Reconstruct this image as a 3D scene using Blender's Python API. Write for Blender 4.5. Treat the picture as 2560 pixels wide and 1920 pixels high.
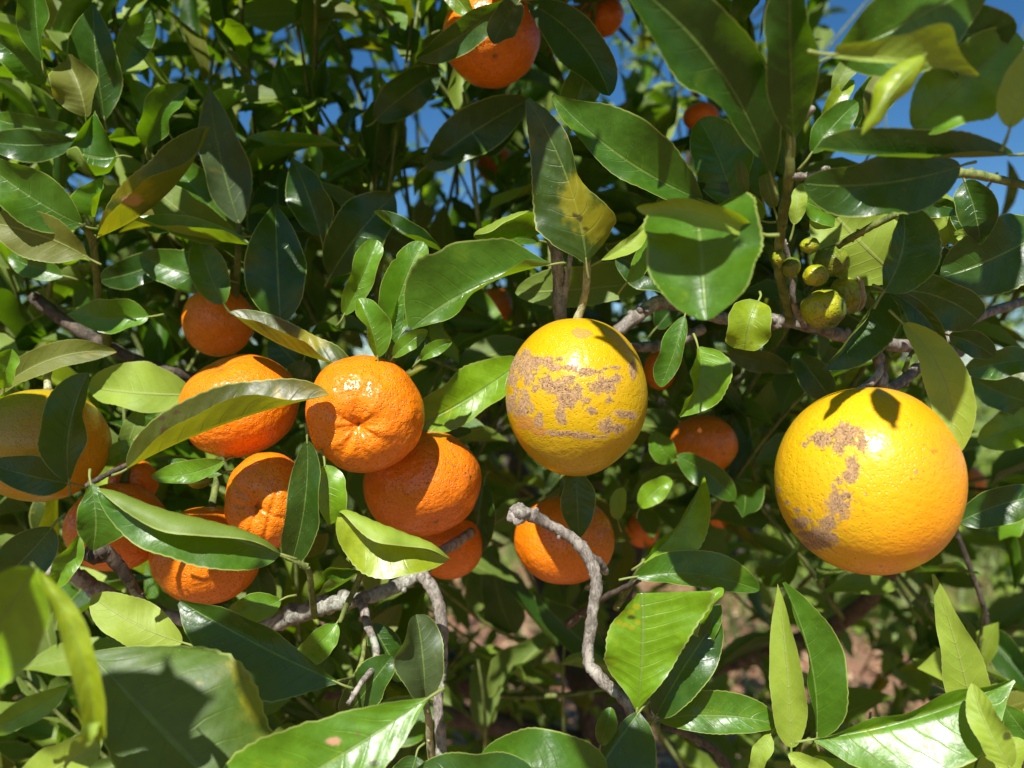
import bpy, math, random
import numpy as np
from mathutils import Vector, Matrix

for o in list(bpy.data.objects):
    bpy.data.objects.remove(o)
sc = bpy.context.scene
COL = sc.collection
R_ = math.radians

# ------------------------------------------------------------------ camera
CZ = 1.45
LENS = 28.3
F = 2560 * LENS / 36.0
cam_d = bpy.data.cameras.new('camera')
cam = bpy.data.objects.new('camera', cam_d)
COL.objects.link(cam)
cam.location = (0, 0, CZ)
cam.rotation_euler = (R_(90), 0, 0)
cam_d.lens = LENS
cam_d.sensor_width = 36
cam_d.clip_start = 0.01
cam_d.clip_end = 2000
cam_d.dof.use_dof = True
cam_d.dof.focus_distance = 0.385
cam_d.dof.aperture_fstop = 7.2
sc.camera = cam

# ------------------------------------------------------------------ light
SUN_EL, SUN_AZ = 46.0, 14.0        # behind the camera, a little to its left
sd = Vector((-math.sin(R_(SUN_AZ)) * math.cos(R_(SUN_EL)), -math.cos(R_(SUN_AZ)) * math.cos(R_(SUN_EL)), math.sin(R_(SUN_EL))))
world = bpy.data.worlds.new('World')
sc.world = world
world.use_nodes = True
wn = world.node_tree
for n in list(wn.nodes):
    wn.nodes.remove(n)
sky = wn.nodes.new('ShaderNodeTexSky')
sky.sky_type = 'NISHITA'
sky.sun_disc = False
sky.sun_elevation = R_(SUN_EL)
sky.sun_rotation = math.atan2(sd.x, sd.y)
sky.air_density = 1.0
sky.dust_density = 0.0
sky.ozone_density = 4.5
bg = wn.nodes.new('ShaderNodeBackground')
bg.inputs['Strength'].default_value = 0.056
wo = wn.nodes.new('ShaderNodeOutputWorld')
hs = wn.nodes.new('ShaderNodeHueSaturation')
hs.inputs['Saturation'].default_value = 1.25
wn.links.new(sky.outputs[0], hs.inputs['Color'])
wn.links.new(hs.outputs[0], bg.inputs[0])
wn.links.new(bg.outputs[0], wo.inputs[0])

sun_d = bpy.data.lights.new('sun', 'SUN')
sun_d.energy = 5.0
sun_d.angle = R_(0.5)
sun_d.color = (1.0, 0.975, 0.93)
sun = bpy.data.objects.new('sun', sun_d)
COL.objects.link(sun)
sun.location = (-2, -6, 8)
sun.rotation_euler = sd.to_track_quat('Z', 'Y').to_euler()

sc.view_settings.view_transform = 'Standard'
sc.view_settings.look = 'None'
sc.view_settings.gamma = 1
sc.view_settings.use_curve_mapping = False
sc.view_settings.exposure = 0.80
sc.cycles.max_bounces = 8
sc.cycles.diffuse_bounces = 4
sc.cycles.transmission_bounces = 4
sc.cycles.transparent_max_bounces = 4
sc.cycles.sample_clamp_indirect = 6
try:
    sc.cycles.use_denoising = True
except Exception:
    pass


def P(px, py, d):
    """point seen at photo pixel (px, py), d metres ahead"""
    return np.array([(px - 1280) / F * d, d, CZ - (py - 960) / F * d])


# ------------------------------------------------------------------ node helpers
class NT:
    def __init__(self, name):
        self.m = bpy.data.materials.new(name)
        self.m.use_nodes = True
        self.t = self.m.node_tree
        for n in list(self.t.nodes):
            self.t.nodes.remove(n)
        self.out = self.t.nodes.new('ShaderNodeOutputMaterial')

    def n(self, kind, **kw):
        nd = self.t.nodes.new(kind)
        for k, v in kw.items():
            if k.startswith('_'):
                setattr(nd, k[1:], v)
        return nd

    def set(self, sock, v):
        if hasattr(v, 'is_output') or isinstance(v, bpy.types.NodeSocket):
            self.t.links.new(v, sock)
        else:
            if hasattr(sock, 'default_value'):
                try:
                    n = len(sock.default_value)
                    if not hasattr(v, '__len__'):
                        v = (v,) * n
                    if n == 4 and len(v) == 3:
                        v = tuple(v) + (1,)
                except TypeError:
                    pass
                sock.default_value = v

    def math(self, op, a, b=0.0, c=0.0, clamp=False):
        nd = self.n('ShaderNodeMath', _operation=op, _use_clamp=clamp)
        self.set(nd.inputs[0], a)
        self.set(nd.inputs[1], b)
        if op in ('MULTIPLY_ADD', 'SMOOTH_MIN', 'COMPARE'):
            self.set(nd.inputs[2], c)
        return nd.outputs[0]

    def mix(self, f, a, b, mode='MIX'):
        nd = self.n('ShaderNodeMix', _data_type='RGBA', _blend_type=mode)
        self.set(nd.inputs[0], f)
        self.set(nd.inputs[6], a)
        self.set(nd.inputs[7], b)
        return nd.outputs[2]

    def ramp(self, v, lo, hi, a=0.0, b=1.0, smooth=True):
        nd = self.n('ShaderNodeMapRange', _interpolation_type='SMOOTHSTEP' if smooth else 'LINEAR')
        self.set(nd.inputs[0], v)
        for i, x in enumerate((lo, hi, a, b)):
            self.set(nd.inputs[i + 1], x)
        return nd.outputs[0]

    def noise(self, vec, scale, detail=3, rough=0.5, dist=0.0):
        nd = self.n('ShaderNodeTexNoise')
        self.set(nd.inputs['Vector'], vec)
        nd.inputs['Scale'].default_value = scale
        nd.inputs['Detail'].default_value = detail
        nd.inputs['Roughness'].default_value = rough
        nd.inputs['Distortion'].default_value = dist
        return nd.outputs[0]

    def voro(self, vec, scale, feature='F1', out=0):
        nd = self.n('ShaderNodeTexVoronoi', _feature=feature)
        self.set(nd.inputs['Vector'], vec)
        nd.inputs['Scale'].default_value = scale
        return nd.outputs[out]

    def attr(self, name, out=2):
        nd = self.n('ShaderNodeAttribute')
        nd.attribute_name = name
        return nd.outputs[out]

    def bump(self, h, strength, dist, prev=None):
        nd = self.n('ShaderNodeBump')
        nd.inputs['Strength'].default_value = strength
        nd.inputs['Distance'].default_value = dist
        self.set(nd.inputs['Height'], h)
        if prev is not None:
            self.set(nd.inputs['Normal'], prev)
        return nd.outputs[0]

    def bsdf(self, col, rough, normal=None, spec=0.5, **kw):
        nd = self.n('ShaderNodeBsdfPrincipled')
        self.set(nd.inputs['Base Color'], col)
        self.set(nd.inputs['Roughness'], rough)
        self.set(nd.inputs['Specular IOR Level'], spec)
        if normal is not None:
            self.set(nd.inputs['Normal'], normal)
        for k, v in kw.items():
            self.set(nd.inputs[k.replace('_', ' ')], v)
        return nd.outputs[0]

    def finish(self, sh):
        self.t.links.new(sh, self.out.inputs[0])
        return self.m


def leaf_material(name, top, under, trans, rough=0.36, patch=None, patch_amt=0.0, speck=0.25, dust=0.35, tfac=0.31):
    """a citrus leaf: glossy upper face, paler matt lower face, veins, pale margin, blemishes"""
    g = NT(name)
    co = g.n('ShaderNodeTexCoord')
    obj = co.outputs['Object']
    sep = g.n('ShaderNodeSeparateXYZ')
    g.set(sep.inputs[0], co.outputs['UV'])
    s = g.math('ABSOLUTE', g.math('MULTIPLY_ADD', sep.outputs[0], 2.0, -1.0))
    t = sep.outputs[1]
    rnd = g.attr('rnd')
    oi = g.n('ShaderNodeObjectInfo').outputs['Random']
    rv = g.math('FRACT', g.math('ADD', rnd, oi))
    back = g.n('ShaderNodeNewGeometry').outputs['Backfacing']
    big = g.noise(obj, 38, 2)
    fine = g.noise(obj, 420, 3, 0.6)
    # side veins, branching forward from the midrib
    wob = g.math('MULTIPLY', g.math('SUBTRACT', big, 0.5), 0.10)
    vph = g.math('ADD', g.math('SUBTRACT', t, g.math('MULTIPLY', g.math('POWER', s, 1.3), 0.17)), wob)
    tri = g.math('ABSOLUTE', g.math('SUBTRACT', g.math('FRACT', g.math('MULTIPLY', vph, 9.5)), 0.5))
    vein = g.math('MULTIPLY', g.ramp(tri, 0.07, 0.0), g.ramp(s, 1.0, 0.25))
    net = g.ramp(g.voro(obj, 330, 'DISTANCE_TO_EDGE'), 0.10, 0.0)
    mid = g.ramp(s, 0.055, 0.02)
    edge = g.ramp(s, 0.945, 0.985)
    # colour of the upper face
    v1 = g.ramp(rv, 0.0, 1.0, 0.72, 1.32, False)
    topc = g.mix(1.0, top, g.n('ShaderNodeCombineColor').outputs[0], 'MIX') if False else None
    cc = g.n('ShaderNodeCombineColor')
    g.set(cc.inputs[0], v1)
    g.set(cc.inputs[1], g.ramp(rv, 0.0, 1.0, 0.80, 1.14, False))
    g.set(cc.inputs[2], v1)
    topc = g.mix(1.0, top, cc.outputs[0], 'MULTIPLY')
    lighter = tuple(min(1, c * 1.55 + 0.012) for c in top)
    topc = g.mix(g.ramp(big, 0.42, 0.75, 0, 0.5), topc, lighter)
    topc = g.mix(g.math('MAXIMUM', g.math('MULTIPLY', vein, 0.24), g.math('MULTIPLY', net, 0.07)), topc, (top[0] * 2.4 + .02, top[1] * 1.8 + .02, top[2] * 1.5 + .004))
    topc = g.mix(g.math('MULTIPLY', mid, 0.75), topc, (0.20, 0.30, 0.06))
    med = g.noise(obj, 150, 4, 0.65)
    topc = g.mix(g.ramp(med, 0.30, 0.70, 0.42, 0.0), topc, tuple(c * 0.45 for c in top))
    topc = g.mix(g.ramp(g.noise(obj, 62, 3, 0.6, 0.5), 0.56, 0.74, 0, 0.5), topc, (top[0] * 2.3 + .02, top[1] * 1.5 + .01, top[2]))
    undc = g.mix(g.ramp(big, 0.35, 0.7, 0, 0.6), under, (under[0] * 0.72, under[1] * 0.82, under[2] * 0.7))
    undc = g.mix(g.math('MULTIPLY', g.math('MAXIMUM', vein, g.math('MULTIPLY', net, 0.35)), 0.35), undc, (under[0] * 1.25 + .03, under[1] * 1.2 + .03, under[2] * 1.3 + .02))
    undc = g.mix(g.math('MULTIPLY', mid, 0.7), undc, (0.32, 0.36, 0.10))
    col = g.mix(back, topc, undc)
    if patch is not None:
        pm = g.ramp(g.noise(obj, 26, 3, 0.6, 0.4), 0.62 - patch_amt * 0.3, 0.70 - patch_amt * 0.18)
        col = g.mix(g.math('MULTIPLY', pm, 0.85), col, patch)
    # blemishes: little brown specks and pale dust
    sp = g.math('MULTIPLY', g.ramp(g.voro(obj, 520), 0.20, 0.12), g.ramp(g.noise(obj, 60, 2), 0.56, 0.66))
    col = g.mix(g.math('MULTIPLY', sp, speck), col, (0.10, 0.07, 0.02))
    ds = g.math('MULTIPLY', g.ramp(g.voro(obj, 700), 0.16, 0.08), g.ramp(g.noise(obj, 45, 2), 0.52, 0.62))
    col = g.mix(g.math('MULTIPLY', ds, dust), col, (0.55, 0.58, 0.5))
    rare = g.ramp(g.voro(obj, 48), 0.055, 0.035)
    col = g.mix(g.math('MULTIPLY', rare, 0.7), col, (0.17, 0.11, 0.035))
    col = g.mix(g.math('MULTIPLY', edge, 0.75), col, (0.36, 0.42, 0.10))  # pale margin, which also stands in for the leaf edge catching light
    for an, ac in (('spot_y', (0.36, 0.31, 0.008)), ('spot_p', (0.60, 0.28, 0.18)), ('spot_d', (0.03, 0.018, 0.008))):
        sm_ = g.ramp(g.math('ADD', g.attr(an), g.math('MULTIPLY', g.math('SUBTRACT', g.noise(obj, 260, 3, 0.6), 0.5), 0.9)), 0.30, 0.80)
        col = g.mix(g.math('MULTIPLY', sm_, 0.62 if an == 'spot_y' else 0.85), col, ac)
    h = g.math('ADD', g.math('MULTIPLY', vein, -0.35), g.math('MULTIPLY', mid, -0.8))
    h = g.math('ADD', h, g.math('MULTIPLY', fine, 0.30))
    h = g.math('ADD', h, g.math('MULTIPLY', g.noise(obj, 130, 3), 1.2))
    nb = g.bump(h, 0.5, 0.0006)
    rg = g.mix(back, (rough,) * 3, (0.60,) * 3)
    rg2 = g.math('ADD', rg, g.math('MULTIPLY', g.math('SUBTRACT', med, 0.5), 0.40))
    b = g.bsdf(col, rg2, nb, 0.5)
    tr = g.n('ShaderNodeBsdfTranslucent')
    tc = g.mix(g.math('MULTIPLY', g.math('MAXIMUM', vein, mid), 0.4), trans, (trans[0] * .5, trans[1] * .5, trans[2] * .5))
    g.set(tr.inputs[0], tc)
    g.set(tr.inputs['Normal'], nb)
    ms = g.n('ShaderNodeMixShader')
    ms.inputs[0].default_value = tfac
    g.t.links.new(b, ms.inputs[1])
    g.t.links.new(tr.outputs[0], ms.inputs[2])
    return g.finish(ms.outputs[0])


LM = {
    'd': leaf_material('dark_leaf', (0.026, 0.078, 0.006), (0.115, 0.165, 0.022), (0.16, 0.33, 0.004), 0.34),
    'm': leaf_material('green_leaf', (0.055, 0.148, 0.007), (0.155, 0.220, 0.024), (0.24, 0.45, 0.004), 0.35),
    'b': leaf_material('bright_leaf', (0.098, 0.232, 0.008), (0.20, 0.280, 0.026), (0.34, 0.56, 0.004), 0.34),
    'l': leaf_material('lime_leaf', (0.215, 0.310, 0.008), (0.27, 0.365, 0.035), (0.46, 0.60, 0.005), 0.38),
    'o': leaf_material('olive_leaf', (0.055, 0.092, 0.007), (0.135, 0.150, 0.014), (0.40, 0.42, 0.006), 0.42, (0.34, 0.24, 0.015), 0.1, 0.6),
    'y': leaf_material('mottled_leaf', (0.032, 0.078, 0.006), (0.15, 0.135, 0.016), (0.32, 0.28, 0.006), 0.40, (0.30, 0.22, 0.008), 0.0, 0.8),
    's': leaf_material('dusty_leaf', (0.085, 0.125, 0.042), (0.17, 0.20, 0.06), (0.16, 0.26, 0.02), 0.52, (0.32, 0.36, 0.20), 0.1, 0.2, 0.8),
    'v': leaf_material('veined_leaf', (0.155, 0.310, 0.006), (0.22, 0.30, 0.035), (0.32, 0.55, 0.005), 0.38),
    'g': leaf_material('old_matt_leaf', (0.056, 0.118, 0.008), (0.19, 0.21, 0.05), (0.22, 0.36, 0.008), 0.52, (0.15, 0.17, 0.02), 0.2, 0.9, 0.5),
}


def stem_material(name, c1, c2, scale=160, lichen=0.0, bumpd=0.0008):
    g = NT(name)
    obj = g.n('ShaderNodeTexCoord').outputs['Object']
    mp = g.n('ShaderNodeMapping')
    mp.inputs['Scale'].default_value = (1, 1, 0.45)
    g.set(mp.inputs[0], obj)
    v = mp.outputs[0]
    a = g.noise(v, scale, 4, 0.65, 0.6)
    col = g.mix(g.ramp(a, 0.35, 0.65), c1, c2)
    cr = g.math('MULTIPLY', g.ramp(g.math('ABSOLUTE', g.math('SUBTRACT', g.noise(v, scale * 1.3, 5, 0.7, 1.0), 0.5)), 0.035, 0.0), 0.7)
    col = g.mix(g.math('MULTIPLY', cr, 0.55), col, tuple(c * 0.3 for c in c1))
    if lichen:
        lm = g.ramp(g.noise(obj, 70, 4, 0.7), 0.56, 0.62)
        col = g.mix(g.math('MULTIPLY', lm, lichen), col, (0.34, 0.36, 0.29))
    h = g.math('SUBTRACT', g.math('MULTIPLY', a, 1.2), cr)
    h = g.math('ADD', h, g.math('MULTIPLY', g.noise(obj, 700, 3), 0.4))
    return g.finish(g.bsdf(col, 0.78, g.bump(h, 0.7, bumpd * 0.6), 0.3))


BARK = stem_material('grey_bark', (0.15, 0.125, 0.10), (0.36, 0.32, 0.27), 170, 0.7)
BARKD = stem_material('dark_bark', (0.055, 0.042, 0.030), (0.13, 0.10, 0.07), 120, 0.15)
TWIG = stem_material('green_twig', (0.085, 0.115, 0.025), (0.20, 0.23, 0.06), 120, 0.0, 0.0004)
TWIGY = stem_material('pale_stalk', (0.26, 0.26, 0.12), (0.44, 0.42, 0.24), 200, 0.3, 0.0006)
LICH = stem_material('lichen_bark', (0.15, 0.14, 0.11), (0.38, 0.37, 0.30), 210, 0.9, 0.0012)
DRY = stem_material('dry_sepal', (0.35, 0.26, 0.12), (0.55, 0.46, 0.30), 200, 0.2, 0.0005)


def fruit_material(name, c1, c2, pore=520, scab=False, rough=0.29, under_tone=None, axis=(1, 0, 0), span=(-0.5, 0.5), bumpd=0.0006, blem=0.3):
    g = NT(name)
    co = g.n('ShaderNodeTexCoord')
    obj = co.outputs['Object']
    big = g.noise(obj, 42, 3, 0.55)
    dot = g.n('ShaderNodeVectorMath', _operation='DOT_PRODUCT')
    g.set(dot.inputs[0], obj)
    dot.inputs[1].default_value = axis
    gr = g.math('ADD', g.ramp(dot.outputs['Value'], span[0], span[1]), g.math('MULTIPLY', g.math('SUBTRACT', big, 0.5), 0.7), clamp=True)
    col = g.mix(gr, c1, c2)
    col = g.mix(g.ramp(g.noise(obj, 150, 3), 0.45, 0.75, 0, 0.28), col, tuple(min(1, c * 1.18 + 0.01) for c in c2))
    # oil glands: sunken dots, a little darker
    vd = g.voro(obj, pore)
    vs = g.voro(obj, pore * 0.47)
    pd = g.ramp(vd, 0.0, 0.42)
    col = g.mix(g.ramp(vd, 0.30, 0.08, 0, 0.35), col, tuple(c * 0.74 for c in c1))
    # brown pin-pricks and faint scratches
    pr = g.math('MULTIPLY', g.ramp(g.voro(obj, 210), 0.13, 0.08), g.ramp(g.noise(obj, 40, 2), 0.53, 0.60))
    col = g.mix(g.math('MULTIPLY', pr, blem), col, (0.16, 0.06, 0.01))
    scr = g.math('MULTIPLY', g.ramp(g.math('ABSOLUTE', g.math('SUBTRACT', g.noise(obj, 75, 4, 0.6, 1.2), 0.5)), 0.012, 0.003), g.ramp(g.noise(obj, 30, 2), 0.55, 0.63))
    col = g.mix(g.math('MULTIPLY', scr, blem * 1.2), col, (0.20, 0.08, 0.02))
    sc_ = g.attr('scar')
    col = g.mix(g.math('MULTIPLY', sc_, 0.9), col, (0.12, 0.07, 0.03))
    h = g.math('ADD', g.math('MULTIPLY', pd, 0.75), g.math('MULTIPLY', vs, 0.5))
    h = g.math('ADD', h, g.math('MULTIPLY', g.noise(obj, 230, 2), 1.0))
    nb = g.bump(h, 0.75, bumpd)
    rg = rough
    if scab:
        f = g.attr('scab')
        w = g.math('ADD', f, g.math('MULTIPLY', g.math('SUBTRACT', g.noise(obj, 300, 5, 0.78, 1.4), 0.5), 2.3))
        w = g.math('ADD', w, g.math('MULTIPLY', g.math('SUBTRACT', g.voro(obj, 330), 0.4), 0.45))
        m = g.math('MULTIPLY', g.ramp(w, 0.41, 0.50), g.ramp(f, 0.08, 0.15))
        rim = g.math('MULTIPLY', g.ramp(w, 0.26, 0.42), g.ramp(w, 0.62, 0.50))
        rim = g.math('MULTIPLY', rim, g.ramp(f, 0.1, 0.18))
        ce = g.voro(g.mix(0.25, obj, g.n('ShaderNodeTexNoise').outputs[1]) if False else obj, 760, 'DISTANCE_TO_EDGE')
        crk = g.ramp(ce, 0.16, 0.04)
        cor = g.noise(obj, 560, 4, 0.75, 2.2)
        tan = g.mix(g.ramp(cor, 0.42, 0.56), (0.31, 0.145, 0.055), (0.64, 0.39, 0.17))
        tan = g.mix(g.math('MULTIPLY', g.ramp(cor, 0.47, 0.40), 0.85), tan, (0.07, 0.03, 0.015))
        tan = g.mix(g.math('MULTIPLY', crk, 0.35), tan, (0.50, 0.33, 0.19))
        f2 = g.attr('tan')
        m2 = g.ramp(g.math('ADD', f2, g.math('MULTIPLY', g.math('SUBTRACT', g.noise(obj, 300, 3), 0.5), 0.8)), 0.45, 0.55)
        col = g.mix(g.math('MULTIPLY', m2, 0.85), col, (0.50, 0.22, 0.05))
        col = g.mix(m, col, tan)
        col = g.mix(g.math('MULTIPLY', rim, 0.75), col, (0.74, 0.46, 0.16))
        hh = g.math('MULTIPLY', g.math('ADD', g.math('MULTIPLY', cor, 1.4), 0.4), m)
        nb = g.bump(hh, 1.0, 0.0011, nb)
        rg = g.ramp(m, 0, 1, rough, 0.8, False)
    b = g.bsdf(col, rg, nb, 0.5, Subsurface_Weight=0.12, Subsurface_Radius=(0.006, 0.003, 0.0008), Subsurface_Scale=0.5,
               Coat_Weight=0.05, Coat_Roughness=0.2)
    return g.finish(b)


M_MAND = fruit_material('mandarin_peel', (0.75, 0.165, 0.003), (0.80, 0.215, 0.003), 760, bumpd=0.0009)
M_MANR = fruit_material('red_mandarin_peel', (0.70, 0.150, 0.004), (0.77, 0.195, 0.004), 760, bumpd=0.0009, blem=0.8)
M_YEL = fruit_material('yellow_peel', (0.57, 0.325, 0.003), (0.50, 0.325, 0.003), 760, True, bumpd=0.0004, axis=(0, 0, -1), span=(-0.04, 0.04))
M_ORG = fruit_material('orange_peel', (0.66, 0.40, 0.006), (0.78, 0.285, 0.003), 760, True, bumpd=0.0004, axis=(1, 0, -0.25), span=(-0.03, 0.022), blem=0.8)
M_MUS = fruit_material('mustard_peel', (0.40, 0.29, 0.005), (0.52, 0.27, 0.004), 760, bumpd=0.0004, axis=(1, 0, -0.5), span=(-0.03, 0.035))
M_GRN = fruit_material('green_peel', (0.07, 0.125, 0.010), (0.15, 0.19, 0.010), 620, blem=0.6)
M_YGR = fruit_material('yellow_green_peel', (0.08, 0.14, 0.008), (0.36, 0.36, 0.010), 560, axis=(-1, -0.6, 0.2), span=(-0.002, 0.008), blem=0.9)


def ground_material(name, cols, scale, grass):
    g = NT(name)
    obj = g.n('ShaderNodeTexCoord').outputs['Object']
    a = g.noise(obj, scale, 5, 0.65)
    b = g.noise(obj, scale * 9, 4, 0.7)
    col = g.mix(g.ramp(a, 0.38, 0.62), cols[0], cols[1])
    col = g.mix(g.ramp(b, 0.5, 0.7, 0, 0.7), col, cols[2])
    if grass:
        sx = g.n('ShaderNodeSeparateXYZ')
        g.set(sx.inputs[0], obj)
        gm = g.math('ADD', g.ramp(sx.outputs[1], 5.0, 9.0), g.math('MULTIPLY', g.math('SUBTRACT', a, 0.5), 1.6), clamp=True)
        col = g.mix(gm, col, g.mix(g.ramp(b, 0.3, 0.7), (0.06, 0.10, 0.022), (0.15, 0.19, 0.055)))
    return g.finish(g.bsdf(col, 0.95, g.bump(b, 1.0, 0.03), 0.2))


GROUND = ground_material('red_soil', ((0.30, 0.15, 0.085), (0.20, 0.11, 0.065), (0.36, 0.24, 0.15)), 1.6, True)


# ------------------------------------------------------------------ mesh helpers
def new_mesh(name, V, Fs, mats, uv=None, mi=None, smooth=True, attrs=None):
    me = bpy.data.meshes.new(name)
    V = np.asarray(V, dtype=np.float32)
    Fs = np.asarray(Fs, dtype=np.int32)
    k = Fs.shape[1]
    me.vertices.add(len(V))
    me.vertices.foreach_set('co', V.ravel())
    me.loops.add(Fs.size)
    me.loops.foreach_set('vertex_index', Fs.ravel())
    me.polygons.add(len(Fs))
    me.polygons.foreach_set('loop_start', np.arange(len(Fs), dtype=np.int32) * k)
    me.polygons.foreach_set('loop_total', np.full(len(Fs), k, dtype=np.int32))
    me.polygons.foreach_set('use_smooth', np.full(len(Fs), smooth, dtype=bool))
    for m in mats:
        me.materials.append(m)
    if mi is not None:
        me.polygons.foreach_set('material_index', np.asarray(mi, dtype=np.int32))
    if uv is not None:
        l = me.uv_layers.new(name='UVMap')
        l.data.foreach_set('uv', np.asarray(uv, dtype=np.float32)[Fs.ravel()].ravel())
    for k_, a in (attrs or {}).items():
        at = me.attributes.new(k_, 'FLOAT', 'POINT')
        at.data.foreach_set('value', np.asarray(a, dtype=np.float32))
    me.update(calc_edges=True)
    me.validate()
    return me


def link(name, me, parent=None, loc=None, label=None, cat=None, group=None, kind=None):
    o = bpy.data.objects.new(name, me)
    COL.objects.link(o)
    if loc is not None:
        o.location = [float(v) for v in loc]
    if parent is not None:
        o.parent = parent
    for k, v in (('label', label), ('category', cat), ('group', group), ('kind', kind)):
        if v:
            o[k] = v
    return o


def unit(v):
    v = np.asarray(v, float)
    return v / (np.linalg.norm(v, axis=-1, keepdims=True) + 1e-12)


def catmull(pts, n):
    pts = np.asarray(pts, float)
    q = np.vstack([2 * pts[0] - pts[1], pts, 2 * pts[-1] - pts[-2]])
    out = []
    for i in range(1, len(q) - 2):
        for k in range(n):
            t = k / n
            a, b, c, d = q[i - 1], q[i], q[i + 1], q[i + 2]
            out.append(0.5 * ((2 * b) + (-a + c) * t + (2 * a - 5 * b + 4 * c - d) * t * t + (-a + 3 * b - 3 * c + d) * t ** 3))
    out.append(q[-2])
    return np.array(out)


def tube_geo(pts, rad, sides=9, lump=0.0, seed=0, cap=True):
    """pts (n,3), rad (n) -> verts, quads (ends closed by collapsing rings)"""
    rng = np.random.default_rng(seed)
    pts = np.asarray(pts, float)
    n = len(pts)
    T = unit(np.gradient(pts, axis=0))
    ref = np.array([0.13, 0.31, 0.94])
    if abs(np.dot(T[0], ref)) > 0.9:
        ref = np.array([0.94, 0.1, 0.2])
    A = unit(np.cross(T, ref))
    B = np.cross(T, A)
    ph = np.linspace(0, 2 * math.pi, sides, endpoint=False)
    rr = np.asarray(rad, float)[:, None] * (1 + lump * rng.normal(size=(n, sides)))
    if cap:
        pts = np.vstack([pts[0] - T[0] * rad[0] * 0.4, pts, pts[-1] + T[-1] * rad[-1] * 0.4])
        A = np.vstack([A[0], A, A[-1]])
        B = np.vstack([B[0], B, B[-1]])
        rr = np.vstack([rr[0] * 0.02, rr, rr[-1] * 0.02])
        n += 2
    V = pts[:, None, :] + rr[:, :, None] * (np.cos(ph)[None, :, None] * A[:, None, :] + np.sin(ph)[None, :, None] * B[:, None, :])
    i, j = np.meshgrid(np.arange(n - 1), np.arange(sides), indexing='ij')
    j2 = (j + 1) % sides
    Q = np.stack([i * sides + j, i * sides + j2, (i + 1) * sides + j2, (i + 1) * sides + j], -1).reshape(-1, 4)
    return V.reshape(-1, 3), Q


def merge(geos):
    Vs, Qs, off = [], [], 0
    for V, Q in geos:
        Vs.append(V)
        Qs.append(Q + off)
        off += len(V)
    return np.vstack(Vs), np.vstack(Qs)


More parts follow.
